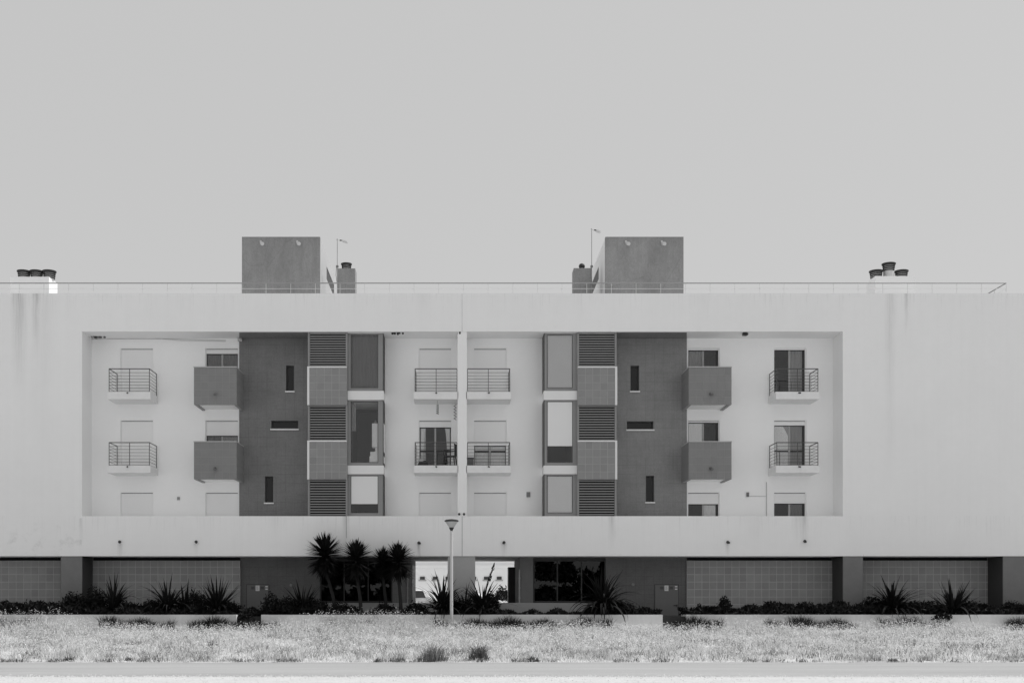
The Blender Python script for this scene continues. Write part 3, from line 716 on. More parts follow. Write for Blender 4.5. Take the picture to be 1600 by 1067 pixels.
# old nests and mildew hanging under the soffit are left as small clay lumps
def lump(px, d, w_, dark):
    mb = MB()
    for i in range(14):
        x = PX(px, d) + random.uniform(-w_, w_); mb.box(x - .03, x + .03, d - .1, d - .02, RZ1 - random.uniform(.03, .09), RZ1 - .002)
    return mb
new('soffit_growth', lump(621, FY + .25, .24, .03), mat('growth', .05, 1), B)['kind'] = 'stuff'
new('soffit_growth', lump(156, FY + .9, .3, .2), mat('growth_pale', .3, 1), B)['kind'] = 'stuff'

# ------------------------------------------------------------------ top-level fittings on the building
def spotlight(px, py, d, label, m, s=1.0):
    x, z = PX(px, d), PZ(py, d)
    t = thing('wall_floodlight', label, 'floodlight', (x, d, z), local=True)
    new('bracket', MB().box(-.02, .02, -.06, 0, -.02, .06), m, t)
    new('lamp_head', MB().box(-.10 * s, .08 * s, -.22, -.06, -.07 * s, .07 * s).tube((.02, -.22, 0), (.06, -.26, -.05), .06 * s, .07 * s, 10), m, t)
spotlight(1162.5, 523, FY + .35, 'small dark floodlight under the recess soffit right of the right stair bay', M_plastic, .9)
spotlight(376, 532, WY - .03, 'small pale floodlight at the upper left corner of the left dark stair bay', mat('lamp_metal', .55), .8)
M_mast = mat('galvanised_mast', .25, .5)
def antenna(px, pt, pb, d, boom, label):
    x = PX(px, d); t = thing('antenna', label, 'antenna', (x, d, 13.2), local=True, group='roof antennas')
    zt = PZ(pt, d) - 13.2
    new('mast', MB().tube((0, 0, 0), (0, 0, zt), .016, .012, 6), M_mast, t)
    b_ = MB().tube((-.05, 0, zt - .03), (boom, .3, zt - .03 - boom * .12), .009, .009, 5)
    new('boom', b_, M_mast, t)
    for i in range(7):
        u = .2 + i * (boom - .25) / 6; e = MB().tube((u, .3 * u / boom - .18, zt - .03 - u * .12), (u, .3 * u / boom + .18, zt - .03 - u * .12), .006, .006, 4); new('element', e, M_mast, t)
    new('dipole', MB().box(.10, .18, -.03, .03, zt - .09, zt - .055), M_plastic, t)
    new('clamp', MB().box(-.05, .05, -.04, .04, PZ(418, d) - 13.2, PZ(415, d) - 13.2).path([(-.03, -.02, PZ(417, d) - 13.2), (-.05, -.05, PZ(430, d) - 13.2), (.0, -.04, PZ(445, d) - 13.2)], .012, 5), mat('clamp_grey', .2), t)
antenna(527, 373, 458, 47.7, .42, 'thin roof antenna beside the left dark chimney'); antenna(924.5, 357, 458, 47.7, .42, 'thin taller roof antenna between the right dark chimney and stair head')

def spiral(px, p0, p1, d, label):
    x = PX(px, d); z0, z1 = PZ(p1, d), PZ(p0, d); t = thing('hanging_spiral', label, 'wind spinner', (x, d, z1), local=True, group='wind spinners')
    mb = MB(); n = 30; prev = None
    for i in range(n + 1):
        u = i / n; z = -(z1 - z0) * u; a = u * 5 * 2 * math.pi; c = (.045 * math.cos(a), .045 * math.sin(a), z)
        if prev: mb.tube(prev, c, .013, .013, 4)
        prev = c
    new('twist', mb, M_plastic, t); new('cord', MB().tube((0, 0, 0), (0, 0, .22), .005, .005, 4), M_plastic, t)
spiral(683.5, 632, 647, 45.4, 'short dark twisted spinner hanging under the upper balcony left of the white pier')
spiral(711, 632, 656, 45.4, 'longer dark twisted spinner hanging right beside the white pier')

def chair(loc, rz, label):
    t = thing('garden_chair', label, 'chair', loc, rz, local=True)
    new('seat', MB().box(-.22, .22, -.22, .22, .41, .44), M_plastic, t)
    bk = MB()
    for i in range(5): bk.box(-.19 + i * .085, -.14 + i * .085, .21 + .0, .235, .44, .86)
    bk.box(-.22, .22, .2, .245, .84, .90); new('backrest', bk, M_plastic, t)
    for sx in (-1, 1):
        for sy in (-1, 1): new('leg', MB().tube((sx * .20, sy * .19, .41), (sx * .25, sy * .24, 0), .024, .018, 6), M_plastic, t)
        new('armrest', MB().path([(sx * .24, -.2, .42), (sx * .25, -.21, .64), (sx * .25, .2, .67)], .022, 6), M_plastic, t)
chair((PX(703, 45.6), 45.62, FL2 + .01), R(-100), 'dark plastic garden chair on the middle balcony left of the white pier')
t = thing('bag', 'dark bag with pale top slumped on the middle balcony left of the pier', 'bag', (PX(661, 45.5), 45.5, FL2 + .01), local=True)
new('body', MB().lathe((0, 0, 0), [(.01, 0), (.20, .0), (.22, .08), (.17, .18), (.10, .24), (.02, .26)], 14), M_plastic, t, smooth=True)
new('towel', MB().lathe((-.06, -.03, .2), [(.12, 0), (.13, .05), (.08, .12), (.01, .14)], 10), mat('towel', .45, .95), t, smooth=True)
t = thing('storage_box', 'grey box on the middle balcony right of the white pier', 'box', (PX(735, 45.8), 45.8, FL2 + .01), local=True)
new('box_body', MB().box(-.13, .13, -.2, .2, 0, .34), mat('box_grey', .16, .7), t); new('lid', MB().box(-.14, .14, -.21, .21, .341, .38), mat('lid_dark', .06, .7), t)
wo, (gx0, gx1, gz0, gz1, y) = bays[1]
new('room_ceiling', MB().box(gx0, gx1, y + .12, y + 1.6, gz1 - .015, gz1 - .005), M_blindw, wo)
# white cabinet seen through the left bay window, and a chair-height table by it
wo, (gx0, gx1, gz0, gz1, y) = bays[1]
t = thing('cabinet', 'white tall cabinet standing inside the middle window of the left glazed bay', 'cabinet', (gx1 - .06, y + .33, gz0 - .02), local=True)
zz = PZ(662, y + .2) - (gz0 - .02)
new('cabinet_body', MB().box(-.17, .30, -.25, .25, .62, zz).box(-.05, .30, -.2, .25, .44, .619), M_blindw, t); new('base_cabinet', MB().box(-.27, .30, -.27, .25, 0, .26).box(-.24, .1, -.26, .2, .261, .44), M_blindw, t)
new('ornament', MB().lathe((-.05, 0, zz + .001), [(.01, 0), (.05, .0), (.07, .06), (.03, .11), (.045, .15), (.01, .17)], 10), M_curtm, t, smooth=True)

# ------------------------------------------------------------------ street lamp
d = 43.15; lx = PX(705.5, d); lz = float(gz(lx, d))
t = thing('street_lamp', 'pale street lamp with upturned cone head standing before the planter in the middle', 'street lamp', (lx, d, lz), local=True)
def lz_(py): return PZ(py, d) - lz
new('pole', MB().tube((0, 0, .0), (0, 0, lz_(829)), .062, .052, 16).tube((0, 0, lz_(834)), (0, 0, lz_(833)), .058, .058, 16), M_paint, t, smooth=False)
new('door_plate', MB().box(-.035, .035, -.068, -.05, .5, .8), M_paint, t)
new('neck', MB().lathe((0, 0, lz_(829)), [(.03, -.02), (.035, 0), (.05, .03), (.10, .12), (.085, .125)], 18), M_plastic, t, smooth=True)
new('lamp_shade', MB().lathe((0, 0, lz_(824)), [(.088, 0), (.245, .235)], 24), M_lampglass, t, smooth=True)
new('cap', MB().lathe((0, 0, lz_(814)), [(.24, -.02), (.265, .0), (.265, .03), (.20, .06), (.01, .085)], 24), M_plastic, t)

# ------------------------------------------------------------------ planter walls
PY = 43.5; ptop = PZ(960, PY)
def planter(pa, pb, label):
    x0, x1 = PX(pa, PY), PX(pb, PY)
    t = thing('planter_wall', label, 'planter wall', ((x0 + x1) / 2, PY, .4), group='low planter walls')
    new('wall', MB().box(x0, x1, PY, PY + .2, -.1, ptop - .001), M_conc, t)
    for xx in (x0, x1 - .2): new('return_wall', MB().box(xx, xx + .2, PY + .2, 44.6, -.1, ptop - .001), M_conc, t)
planter(-300, 369, 'pale low planter wall at the left end, left of the gap'); planter(408, 1035.5, 'long pale low planter wall in the middle behind the street lamp'); planter(1073, 1850, 'pale low planter wall at the right end, right of the steps')
t = thing('steps', 'narrow concrete steps up to the right meter door between two planter walls', 'steps', (PX(1054, 43.7), 43.7, .4))
for i in range(3): new('step', MB().box(PX(1037, 43.6), PX(1072, 43.6), 43.75 + .3 * i, 44.9, .2, .55 + .16 * i), M_conc, t)

# ------------------------------------------------------------------ plants
def leaf_mesh(name, th0, bend, w=.05, seg=6, fold=.3, taper=1.6, m=None):
    mb = MB(); p = Vector((0, 0, 0)); th = th0
    for i in range(seg + 1):
        t = i / seg; th = th0 + bend * t
        ww = w * min(1.0, .55 + t * 2) * max(.02, (1 - t ** taper))
        nrm = Vector((-math.cos(th), 0, math.sin(th)))
        mb.v += [tuple(p + Vector((0, -ww, 0)) + nrm * (ww * fold)), tuple(p), tuple(p + Vector((0, ww, 0)) + nrm * (ww * fold))]
        p = p + Vector((math.sin(th), 0, math.cos(th))) / seg
    for i in range(seg):
        a = i * 3
        for k in (0, 1): mb.f.append((a + k, a + k + 1, a + 4 + k, a + 3 + k)); mb.m.append(0)
    me = bpy.data.meshes.new(name); me.from_pydata(mb.v, [], mb.f); me.materials.append(m or M_foliage); me.polygons.foreach_set('use_smooth', [True] * len(mb.f))
    return me
TH = [R(a) for a in (4, 16, 28, 40, 52, 64, 76, 88)]
L_sword = [leaf_mesh('sword_leaf', a, R(6), .050) for a in TH]
L_arch = [leaf_mesh('arching_leaf', a * .75, R(25 + 70 * i / 7), .036, 8) for i, a in enumerate(TH)]
L_droop = [leaf_mesh('drooping_leaf', a * .7, R(60 + 75 * i / 7), .048, 9) for i, a in enumerate(TH)]
L_yuc = [leaf_mesh('yucca_leaf', R(a), R(4), .062, 4, .3, 2.6) for a in (6, 22, 38, 54, 68, 80, 92, 108, 128)]
def put(me, parent, loc, yaw, sc):
    l = bpy.data.objects.new('leaf', me); link(l, parent); l.location = loc; l.rotation_euler = (random.uniform(-.12, .12), random.uniform(-.12, .12), yaw); l.scale = (sc, sc, sc); return l
def tuftplant(px, pyb, d, size, n, meshes, label, lo=0, hi=8, name='sword_leaf_plant', cat='plant', spread=.12, group='spiky plants in the planters'):
    x = PX(px, d); z = PZ(pyb, d)
    t = thing(name, label, cat, (x, d, z), local=True, group=group)
    n = int(n * 1.5)
    for i in range(int(n * .8)):
        yaw = random.uniform(0, 6.283); r_ = spread * 1.6 * math.sqrt(random.random()); ms = random.choice((L_arch, L_droop, L_sword))
        put(ms[random.randint(2, 7)], t, (r_ * math.cos(yaw), r_ * math.sin(yaw), random.uniform(-.02, .12)), yaw, size * random.uniform(.45, .82))
    for i in range(n):
        u = (i + .5) / n; k = max(0, min(len(meshes) - 1, lo + int((hi - lo) * (u ** .8)) + random.choice((-1, 0, 0, 1)))); mm = meshes if random.random() < .8 else random.choice((L_arch, L_droop))
        yaw = i * 2.39996 + random.uniform(-.8, .8); r = spread * math.sqrt(random.random())
        put(mm[k], t, (r * math.cos(yaw), r * math.sin(yaw), random.uniform(-.03, .05)), yaw, size * 1.22 * random.uniform(.5, 1.08))
    return t
def foliage_np(n, centre, rad, size, flat=.0, shell=.55):
    u = rng.normal(size=(n, 3)); u /= np.linalg.norm(u, axis=1, keepdims=True)
    r = (shell + (1 - shell) * rng.random(n)) * (1 + .22 * np.sin(u[:, 0] * 5 + centre[0] * 3) * np.cos(u[:, 2] * 4 + 1) + .12 * rng.normal(size=n) * .6)
    c = u * r[:, None] * np.array(rad); c[:, 2] = np.abs(c[:, 2]) * (1 if flat == 0 else 1)
    c = c + np.array(centre)
    a = rng.normal(size=(n, 3)); a /= np.linalg.norm(a, axis=1, keepdims=True)
    b = np.cross(a, rng.normal(size=(n, 3))); b /= np.linalg.norm(b, axis=1, keepdims=True)
    s = size * (.6 + .8 * rng.random(n))[:, None]
    v = np.stack([c - a * s, c + b * s * .45, c + a * s, c - b * s * .45], 1).reshape(-1, 3)
    return v, np.arange(4 * n).reshape(n, 4)
def shrub(px, pyb, d, rad, n, label, leaf=.05, group='dark shrubs in the planters'):
    x, z = PX(px, d), PZ(pyb, d)
    t = thing('shrub', label, 'shrub', (x, d, z), local=True, group=group)
    st = MB()
    for i in range(7):
        a = random.uniform(0, 6.28); e = (math.cos(a) * rad[0] * .6, math.sin(a) * rad[1] * .6, rad[2] * random.uniform(.5, .95)); st.tube((0, 0, 0), e, .014, .006, 5)
    new('stem', st, M_trunk, t)
    v, q_ = foliage_np(n, (0, 0, 0), rad, leaf)
    f = mesh_np('foliage', v, q_, mats=[M_foliage2]); f.parent = t; f['kind'] = 'stuff'
    return t
def yucca(px, pyc_top, pyc_bot, wpx, trunk_px, d, n, label):
    x, z = PX(trunk_px, d), 1.0
    t = thing('yucca_tree', label, 'yucca tree', (x, d, z), local=True, group='yucca trees')
    top = PZ(pyc_top, d) - z; bot = PZ(pyc_bot, d) - z; cx_ = PX(px, d) - x
    Lf = wpx / 2 / F * d * 1.55
    hub0, hub1 = bot + (top - bot) * .36, top - Lf * .93
    tr = MB(); pts = [(0, 0, -.1), (cx_ * .25, .02, hub0 * .35), (cx_ * .75, 0, hub0 * .72), (cx_, 0, hub1)]
    rs = [.085, .065, .055, .05]
    for a, b, ra, rb in zip(pts, pts[1:], rs, rs[1:]): tr.tube(a, b, ra, rb, 10)
    new('trunk', tr, M_trunk, t)
    sk = MB()
    for i in range(520):      # skirt of old hanging leaves
        zz = hub0 + (hub1 - hub0) * random.random() * .75; yaw = random.uniform(0, 6.28); th = R(random.uniform(88, 160)); ll = Lf * random.uniform(.5, 1.0)
        p0 = Vector((cx_, 0, zz)); dr = Vector((math.sin(th) * math.cos(yaw), math.sin(th) * math.sin(yaw), math.cos(th))); sd2 = Vector((-math.sin(yaw), math.cos(yaw), 0)) * .040
        sk.quad(tuple(p0 - sd2), tuple(p0 + sd2), tuple(p0 + dr * ll + sd2 * .2), tuple(p0 + dr * ll - sd2 * .2))
    cr = new('crown', sk, M_drywleaf, t); cr['kind'] = 'stuff'
    org = W[cr.name]
    for i in range(n):
        u = i / n; k = int(u ** .75 * len(L_yuc) * .999); zz = hub1 - (hub1 - hub0) * max(0, u - .35) * 1.5
        yaw = i * 2.39996 + random.uniform(-.25, .25)
        l = put(L_yuc[k], cr, Vector((cx_, 0, zz)) - org, yaw, Lf * random.uniform(.82, 1.04))
yucca(508, 832, 905, 46, 525, 44.2, 300, 'tallest yucca with the widest spiky crown, leftmost of the four by the shop window')
yucca(556.5, 841, 912, 41, 565, 44.0, 270, 'second yucca from the left, its trunk before the dark shop window')
yucca(598, 853, 910, 31, 604, 44.5, 190, 'smallest narrow yucca squeezed between two larger ones')
yucca(622, 845, 912, 40, 627, 44.1, 270, 'rightmost yucca of the row, beside the passage')
tuftplant(178, 950, 44.3, 1.15, 40, L_arch, 'grassy dark plant beside the left pillar with upright blades', 0, 5)
tuftplant(262, 952, 44.2, 1.15, 54, L_arch, 'wide arching spiky plant against the left tiled wall', 0, 7)
tuftplant(290, 952, 44.5, 1.00, 30, L_sword, 'dark spiky plant half hidden between two larger ones at the left tiled wall', 0, 6)
tuftplant(339, 952, 44.2, 1.10, 58, L_sword, 'round sword leaved plant against the left tiled wall near the left meter door', 0, 7)
tuftplant(472, 950, 44.3, .95, 26, L_sword, 'small sword leaved plant between the left meter door and the shop window', 0, 5)
tuftplant(692, 955, 44.1, 1.30, 66, L_arch, 'large arching spiky plant directly behind the street lamp', 0, 7)
tuftplant(727, 955, 44.3, .95, 28, L_arch, 'small spiky plant right of the street lamp', 0, 6)
fl = tuftplant(754, 955, 44.1, 1.20, 46, L_arch, 'spiky plant with a tall leaning flower stalk before the right passage', 0, 6)
st = MB(); p = [Vector((0, 0, .3)), Vector((.18, 0, .95)), Vector((.32, 0, 1.4)), Vector((.45, 0, 1.82))]
for a, b in zip(p, p[1:]): st.tube(a, b, .014, .009, 6)
for i in range(26):
    u = random.uniform(.45, .97); k = min(2, int(u * 3)); c = p[k].lerp(p[k + 1], u * 3 - k); c += Vector((random.uniform(-.05, .05), random.uniform(-.05, .05), 0)); st.tube(c, c + Vector((.03, 0, .1)), .02, .008, 5)
new('flower_stalk', st, M_foliage2, fl)
tuftplant(943, 952, 44.0, 1.35, 60, L_droop, 'big drooping strap leaved plant before the right shop window', 0, 8)
tuftplant(938, 950, 44.2, 1.45, 12, L_sword, 'tall stiff bladed plant rising inside the drooping one by the right shop window', 0, 2)
tuftplant(1394, 955, 44.2, 1.30, 70, L_arch, 'widest spiky plant against the right tiled wall', 0, 7)
tuftplant(1489, 957, 44.1, 1.12, 60, L_sword, 'round sword leaved plant against the right tiled wall near the last pillar', 0, 7)
shrub(120, 957, 44.2, (.75, .4, .75), 2600, 'dark rounded shrub at the foot of the leftmost pillar')
shrub(150, 952, 44.4, (.5, .4, .85), 1500, 'taller dark shrub beside the leftmost pillar')
shrub(305, 955, 44.4, (.55, .4, .80), 1500, 'dark leafy shrub between two spiky plants at the left tiled wall')
shrub(424, 956, 44.0, (.38, .3, .72), 1300, 'small dark bush before the left meter door')
shrub(455, 957, 44.2, (.7, .4, .60), 1800, 'dark low bush right of the left meter door')
shrub(535, 957, 44.1, (.6, .3, .38), 900, 'low bush at the foot of the tallest yucca')
shrub(602, 957, 44.1, (.5, .3, .36), 700, 'low bush between the yucca trunks')
shrub(650, 957, 44.3, (.5, .3, .40), 800, 'low bush by the left edge of the passage')
shrub(770, 950, 44.6, (.3, .25, .62), 600, 'small round bush in front of the right passage')
shrub(960, 957, 44.3, (.9, .4, .50), 1800, 'dark mass of leaves beneath the drooping plant')
shrub(1132, 955, 44.1, (.28, .25, .58), 700, 'small upright bush against the right tiled wall')
shrub(1110, 957, 44.3, (.9, .3, .30), 1000, 'low wide bush at the left end of the right tiled wall')
shrub(1585, 957, 44.2, (.6, .3, .45), 1100, 'dark bush at the foot of the last pillar on the right')
shrub(1440, 957, 44.2, (.8, .35, .40), 1400, 'low dark bush between the two spiky plants on the right')
shrub(205, 957, 44.5, (.9, .4, .42), 1500, 'low dark bush left of the spiky plants at the left tiled wall')
shrub(240, 957, 44.4, (.6, .4, .50), 1300, 'dark bush touching the wide arching plant at the left tiled wall')
shrub(360, 957, 44.4, (.5, .4, .45), 1000, 'dark bush right of the round sword leaved plant at the left tiled wall')
shrub(60, 957, 44.4, (1.1, .4, .40), 1700, 'low wide dark bush before the tiled wall at the far left')
shrub(492, 957, 44.4, (.6, .4, .55), 1300, 'dark bush at the left edge of the left shop window')
shrub(712, 957, 44.5, (.6, .3, .50), 1100, 'dark bush behind the street lamp foot')
shrub(1230, 957, 44.5, (1.5, .35, .38), 2200, 'long low dark bush along the middle of the right tiled wall')
shrub(1520, 957, 44.4, (.7, .4, .45), 1400, 'dark bush at the right end of the right tiled wall')
shrub(1365, 957, 44.5, (.6, .4, .62), 1400, 'dark bush right of the pillar behind the widest spiky plant')
shrub(1472, 968, 43.45, (.35, .15, .26), 700, 'dark trailing bush hanging over the right planter wall', .045)
shrub(385, 975, 43.75, (.36, .3, .55), 1000, 'tangled bush filling the gap between the left planter walls')
# ground cover along the bed
n = 46000; xs = rng.uniform(-24, 28, n); ys = rng.uniform(43.72, 45.2, n)
ok = ~((xs > PX(1036, 43.6)) & (xs < PX(1072, 43.6))); xs, ys = xs[ok], ys[ok]; n = len(xs)
hh = .14 + .10 * np.sin(xs * 1.7) * np.sin(xs * .61 + 1) + .06 * np.sin(xs * 5.3)
lowz = (xs > PX(505, 44)) & (xs < PX(905, 44)); hh = np.where(lowz, hh * .9 + .05 + .06 * np.sin(xs * 7.3), hh + .20 + .12 * np.sin(xs * .37 + 2) + .08 * np.sin(xs * 9.1))
c = np.stack([xs, ys, 1.0 + np.maximum(.02, hh) * rng.random(n) ** .6], -1)
a = rng.normal(size=(n, 3)); a[:, 2] = np.abs(a[:, 2]) + .3; a /= np.linalg.norm(a, axis=1, keepdims=True); b = np.cross(a, rng.normal(size=(n, 3))); b /= np.linalg.norm(b, axis=1, keepdims=True)
s = (.035 + .06 * rng.random(n))[:, None]
v = np.stack([c - a * s, c + b * s * .4, c + a * s * 1.4, c - b * s * .4], 1).reshape(-1, 3)
gc = mesh_np('ground_cover', v, np.arange(4 * n).reshape(n, 4), mats=[M_foliage2]); tag(gc, 'low dark creeping plants filling the planter beds below the building', 'ground cover', kind='stuff')

# ------------------------------------------------------------------ dry grass
def blades(xs, ys, z0, h, w_, tone, lean):
    n = len(xs); yaw = rng.uniform(0, 2 * np.pi, n); ly = rng.uniform(0, 2 * np.pi, n)
    dx, dy = np.cos(yaw) * w_, np.sin(yaw) * w_; lx_, ly_ = np.cos(ly) * lean * h, np.sin(ly) * lean * h
    v = np.empty((n, 5, 3))
    for k, (sg, t) in enumerate(((-1, 0), (1, 0), (1, .55), (-1, .55))):
        kk = 1.0 if t == 0 else .8
        v[:, k, 0] = xs + sg * dx * kk + lx_ * t * t; v[:, k, 1] = ys + sg * dy * kk + ly_ * t * t; v[:, k, 2] = z0 + h * t
    v[:, 4, 0] = xs + lx_; v[:, 4, 1] = ys + ly_; v[:, 4, 2] = z0 + h * (1 - .3 * lean)
    b = np.arange(n)[:, None] * 5
    return v.reshape(-1, 3), b + np.array([[0, 1, 2, 3]]), b + np.array([[3, 2, 4]]), np.repeat(tone, 5)
def patch(x, y, s, ph): return .5 + .25 * np.sin(x * s + ph) * np.cos(y * s * 1.3 + ph * 2) + .25 * np.sin(x * s * 2.7 + y * s * 1.1 + ph * 3)
NC = 10500; cxs = rng.uniform(GX0, GX1, NC); cys = 29.6 + 13.8 * rng.random(NC)
per = 30; N = NC * per
ci = np.repeat(np.arange(NC), per)
xs = cxs[ci] + rng.normal(size=N) * .13; ys = cys[ci] + rng.normal(size=N) * .13
edge_y = 29.62 + .16 * np.sin(xs * 3.1) * np.sin(xs * 1.3 + 1) + .10 * np.sin(xs * 11)
ok = (ys > edge_y) & (ys < 43.42) & ((ys < 42.4) | (rng.random(N) < .15 + .5 * (patch(xs, ys * 0, 1.3, 5.0) > .62)) | ((VX + xs / ys * F < 140) | (np.abs(VX + xs / ys * F - 600) < 110))); xs, ys, ci = xs[ok], ys[ok], ci[ok]; N = len(xs)
tall = np.clip((ys - 38) / 5, 0, 1)
pxx = VX + xs / ys * F
def lush_(p): return np.exp(-((p - 50) / 90) ** 2) + np.exp(-((p - 570) / 120) ** 2) + .5 * np.exp(-((p - 1180) / 60) ** 2) + .4 * np.exp(-((p - 900) / 50) ** 2) + .4 * np.exp(-((p - 1420) / 90) ** 2)
lush = lush_(pxx)
ch = rng.uniform(.35, 1.5, NC)[ci]; lean_c = rng.uniform(.25, 1.35, NC)[ci]
h = (.09 + .20 * patch(xs, ys, .8, 1.0) * (1 - .75 * np.clip((ys - 41) / 1.5, 0, 1)) + .50 * tall * np.clip(lush, 0, 1)) * ch * rng.uniform(.5, 1.2, N)
h *= np.clip((ys - 29.5) / .9, .30, 1)
tc = np.where(rng.random(NC) < .14, rng.uniform(.18, .42, NC), rng.normal(.70, .09, NC))[ci]
tone = np.clip(tc + .09 * rng.normal(size=N) + .20 * (patch(xs, ys, 1.1, 2.2) - .5), .10, .93)
darkp = (patch(xs, ys * 2.2, 1.3, 4.1) > .80) & (rng.random(N) < .5); tone[darkp] *= .4
stem = rng.random(N) < .09; tone[stem] *= rng.uniform(.2, .5, stem.sum())
z0 = np.where(ys < 29.78, .03, gz(xs, ys)) - .01
V1 = blades(xs, ys, z0, h, .004 + .006 * rng.random(N), tone, np.clip(lean_c + rng.uniform(-.3, .4, N), .05, 1.6))
# green dark blades close to the planter wall (still growing in its shade)
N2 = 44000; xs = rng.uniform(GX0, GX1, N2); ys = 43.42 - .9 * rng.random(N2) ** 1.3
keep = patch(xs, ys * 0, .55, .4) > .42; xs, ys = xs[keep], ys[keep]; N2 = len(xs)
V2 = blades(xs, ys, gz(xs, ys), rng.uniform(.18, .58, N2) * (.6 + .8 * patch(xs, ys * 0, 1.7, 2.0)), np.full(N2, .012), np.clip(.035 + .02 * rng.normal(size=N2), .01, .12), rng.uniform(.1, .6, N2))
N4 = 9000; xs = rng.uniform(GX0, GX1, N4); ys = 29.72 + .55 * rng.random(N4) ** 2
keep = (patch(xs, ys * 0, 1.9, 1.7) > .56) & (rng.random(N4) < patch(xs, ys * 0, 5.3, .3) * 1.2); xs, ys = xs[keep], ys[keep]; N4 = len(xs)
V4 = blades(xs, ys, np.where(ys < 29.78, .03, gz(xs, ys)) - .01, rng.uniform(.04, .17, N4), np.full(N4, .010), np.clip(.14 + .07 * rng.normal(size=N4), .03, .4), rng.uniform(.3, 1.3, N4))
N5 = 16000; cx5 = rng.uniform(GX0, GX1, 420); cy5 = rng.uniform(30.5, 42.5, 420); c5 = rng.integers(0, 420, N5)
xs = cx5[c5] + rng.normal(size=N5) * .22; ys = np.clip(cy5[c5] + rng.normal(size=N5) * .15, 29.9, 43.3)
V5 = blades(xs, ys, gz(xs, ys) - .01, rng.uniform(.10, .34, N5), np.full(N5, .006), np.clip(.20 + .09 * rng.normal(size=N5), .05, .5), rng.uniform(.2, 1.2, N5))
# seed heads: small bright tips on thin stalks
N3 = 42000; xs = rng.uniform(GX0, GX1, N3); ys = 30.5 + 12.8 * rng.random(N3) ** .6
pxx = VX + xs / ys * F; tall = np.clip((ys - 37) / 6, 0, 1)
lush = lush_(pxx)
hs = (.14 + .16 * rng.random(N3) * patch(xs, ys, .8, 1.0) * (1 - .6 * np.clip((ys - 41) / 1.5, 0, 1)) + .72 * tall * np.clip(lush + .22, 0, 1) * rng.random(N3)) * np.clip((ys - 29.8) / 2, .4, 1)
V3 = blades(xs, ys, gz(xs, ys), hs, np.full(N3, .0035), np.full(N3, .4), rng.uniform(.0, .25, N3))
M3 = 3; c = np.repeat(V3[0].reshape(N3, 5, 3)[:, 4], M3, 0) + rng.normal(size=(N3 * M3, 3)) * np.array([.03, .03, .045])
n = len(c); a = rng.normal(size=(n, 3)); a /= np.linalg.norm(a, axis=1, keepdims=True); b = np.cross(a, rng.normal(size=(n, 3))); b /= np.linalg.norm(b, axis=1, keepdims=True); s = .012 + .016 * rng.random(n)[:, None]
sv = np.stack([c - a * s, c + b * s * .6, c + a * s, c - b * s * .6], 1).reshape(-1, 3)
vs, qs, ts, tn = [], [], [], []; off = 0
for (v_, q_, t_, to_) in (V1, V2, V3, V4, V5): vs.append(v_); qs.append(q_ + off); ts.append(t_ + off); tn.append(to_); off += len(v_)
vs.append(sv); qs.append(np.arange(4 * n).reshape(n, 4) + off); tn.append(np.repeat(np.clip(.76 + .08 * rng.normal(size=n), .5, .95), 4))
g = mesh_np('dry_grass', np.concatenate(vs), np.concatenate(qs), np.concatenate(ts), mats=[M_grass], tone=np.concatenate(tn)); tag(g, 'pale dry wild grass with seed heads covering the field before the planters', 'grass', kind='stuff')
def weed(px, py, wd, ht, n, tone_, label):
    d = (EYE) * F / (py - HY) if py > 1030 else None
    y = d or 30.2
    for _ in range(8): y = (EYE - float(gz(PX(px, y), y))) * F / (py - HY)
    x = PX(px, y)
    xs = x + np.clip(rng.normal(size=n), -1.6, 1.6) * wd * .30; ys = y + np.clip(rng.normal(size=n), -1.5, 1.5) * wd * .22; ys = np.maximum(ys, 29.85)
    fall = np.clip(1.1 - ((xs - x) / (wd * .55)) ** 2, .25, 1)
    o_ = blades(xs - x, ys - y, np.full(n, -.01), ht * fall * rng.uniform(.3, 1.15, n) ** 1.3, np.full(n, .008), np.clip(tone_ * (1 + .4 * rng.normal(size=n)), .02, .5), rng.uniform(.2, 1.0, n))
    m = mesh_np('weed_tuft', o_[0], o_[1], o_[2], mats=[M_grass], tone=o_[3]); m.location = (x, y, float(gz(x, y))); tag(m, label, 'weed', 'weed tufts by the road')
weed(676, 1033, .75, .55, 420, .20, 'dark bushy weed at the roadside left of the street lamp')
weed(748, 1031, .50, .52, 420, .14, 'darkest bushy weed at the roadside right of the street lamp')
weed(625, 1034, .35, .16, 220, .10, 'small flat dark weed at the roadside below the yuccas')
weed(832, 1033, .35, .20, 240, .13, 'small dark weed at the roadside right of the two bushy ones')
weed(107, 1033, .30, .16, 200, .10, 'small dark weed at the roadside on the far left')
weed(332, 1006, .45, .30, 240, .16, 'grey weed standing in the grass left of the yuccas')
weed(200, 1032, .22, .14, 120, .12, 'tiny dark weed at the roadside under the left tiled wall')
weed(1395, 1034, .3, .16, 150, .14, 'small weed at the roadside below the right spiky plants')
# loose stones on the verge
mb = MB()
for i in range(3600):
    x, y, r = random.uniform(-12, 15), (random.uniform(21.5, 24.2) if i < 900 else 24.15 + .45 * random.random() ** 2.2 * (1 + .8 * math.sin(i * .7))), random.uniform(.008, .028); i0 = len(mb.v)
    mb.v += [(x + r, y, .002), (x, y + r, .002), (x - r, y, .002), (x, y - r * .8, .002), (x + r * .2, y, r * .8)]; mb.f += [(i0, i0 + 1, i0 + 4), (i0 + 1, i0 + 2, i0 + 4), (i0 + 2, i0 + 3, i0 + 4), (i0 + 3, i0, i0 + 4)]; mb.m += [0] * 4
tag(new('loose_stones', mb, M_kerb), 'loose pale stones scattered on the near gravel verge', 'stones', kind='stuff')

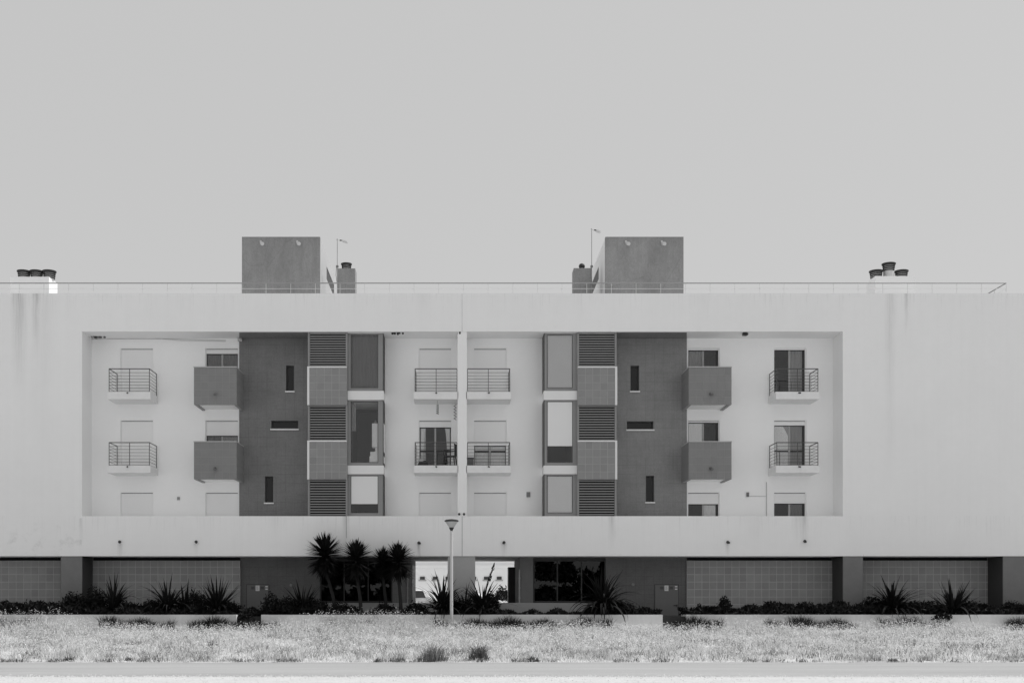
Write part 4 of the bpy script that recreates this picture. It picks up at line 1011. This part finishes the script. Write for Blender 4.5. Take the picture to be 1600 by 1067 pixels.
# ------------------------------------------------------------------ behind the passage
G = thing('garage_building', 'white garage building with a row of small vents behind the passage', 'building', (0, 66, .72))
new('wall', MB().box(-14, 14, 66, 70, .72, 5.2), M_far, G)
new('cornice', MB().box(-14, 14, 65.8, 65.999, PZ(887, 66), PZ(882.5, 66)), M_far, G)
for i in range(-12, 14):
    x = PX(660 + 20 * i, 66)
    v = new('vent', MB().box(x - .14, x + .14, 65.96, 65.999, PZ(905, 66), PZ(900.5, 66)), M_frame, G)
    new('vent_surround', MB().box(x - .22, x + .22, 65.97, 65.99, PZ(907.5, 66), PZ(905.2, 66)), M_plinth, v)
def car(x, y, label, rz=0.0):
    t = thing('parked_car', label, 'car', (x, y, .72), rz, local=True, group='white cars in the courtyard')
    prof = [(-2.0, .25), (-2.05, .6), (-2.0, .95), (-1.88, 1.02), (-1.6, 1.38), (-.4, 1.47), (.35, 1.42), (.95, 1.02), (1.75, .88), (2.0, .65), (2.02, .25)]
    mb = MB(); n = len(prof)
    for j, yy in enumerate((-.82, -.78, .78, .82)):
        for (px_, pz_) in prof: mb.v.append((px_, yy * (1 if pz_ < 1.05 else .86), pz_ if j in (1, 2) else pz_ - .03))
    for j in range(3):
        for i in range(n): mb.f.append((j * n + i, j * n + (i + 1) % n, (j + 1) * n + (i + 1) % n, (j + 1) * n + i)); mb.m.append(0)
    mb.f.append(tuple(reversed(range(n)))); mb.f.append(tuple(range(3 * n, 4 * n))); mb.m += [0, 0]
    new('body', mb, M_car, t)
    for a, b in ((-1.5, -.62), (-.52, .75)):
      for sd in (1, -1):
        g_ = MB(); g_.v = [(a - (.14 if a < -1 else 0), -.832, 1.02), (b, -.832, 1.02), (b - (.38 if b > .5 else 0), -.735, 1.36), (a, -.735, 1.36)]; g_.f = [(0, 1, 2, 3)]; g_.m = [0]
        g_.v = [(p_[0], p_[1] * sd, p_[2]) for p_ in g_.v]; g_.v += [(p_[0], p_[1] + .02 * sd, p_[2]) for p_ in g_.v[:4]]; g_.f += [(0, 4, 5, 1), (1, 5, 6, 2), (2, 6, 7, 3), (3, 7, 4, 0)]; g_.m += [0] * 4
        new('side_window', g_, M_frame, t)
    for wx in (-1.25, 1.25):
        for s in (-1, 1):
            wh = new('wheel', MB().tube((wx, s * .84, .31), (wx, s * .66, .31), .31, .31, 18), M_rubber, t)
            new('rim', MB().tube((wx, s * .85, .31), (wx, s * .841, .31), .19, .19, 14), M_alu, wh, origin=W[wh.name])
    for s in (-1, 1): new('headlight', MB().box(1.82, 1.97, s * .62 - .14, s * .62 + .14, .66, .80), M_lampglass, t)
    return t
car(PX(679, 57) - 2.05, 57.0, 'white car parked in the courtyard seen through the left opening of the passage', math.pi)
car(PX(789, 62) - 2.0, 62.0, 'white car parked in the courtyard seen through the right opening of the passage')
shrub(786, 938, 63.5, (.55, .5, .75), 700, 'dark round bush behind the right hand courtyard car', .08, 'courtyard bushes')

# ------------------------------------------------------------------ tree belt across the road, behind the photographer (seen in the shop glass)
M_belt = mat('belt_leaf', .06, .9, .2, 3, spec=.1)
vs = []; qs = []; off = 0
for i in range(44):
    x = -64 + i * 2.9 + random.uniform(-.8, .8); y = -36 + random.uniform(-3, 3); hgt = random.uniform(4.6, 6.6)
    for (zc, rz, rx, n_) in ((hgt * .62, hgt * .42, random.uniform(1.2, 2.3), 650), (1.2, 1.9, 2.0, 900)):
        v, q_ = foliage_np(n_, (x, y, zc), (rx, 1.5, rz), .42, shell=.2)
        v[:, 2] = np.maximum(v[:, 2], 0); vs.append(v); qs.append(q_ + off); off += len(v)
tag(mesh_np('tree_belt', np.concatenate(vs), np.concatenate(qs), mats=[M_belt]), 'dark belt of trees across the road facing the building', 'trees', kind='stuff')
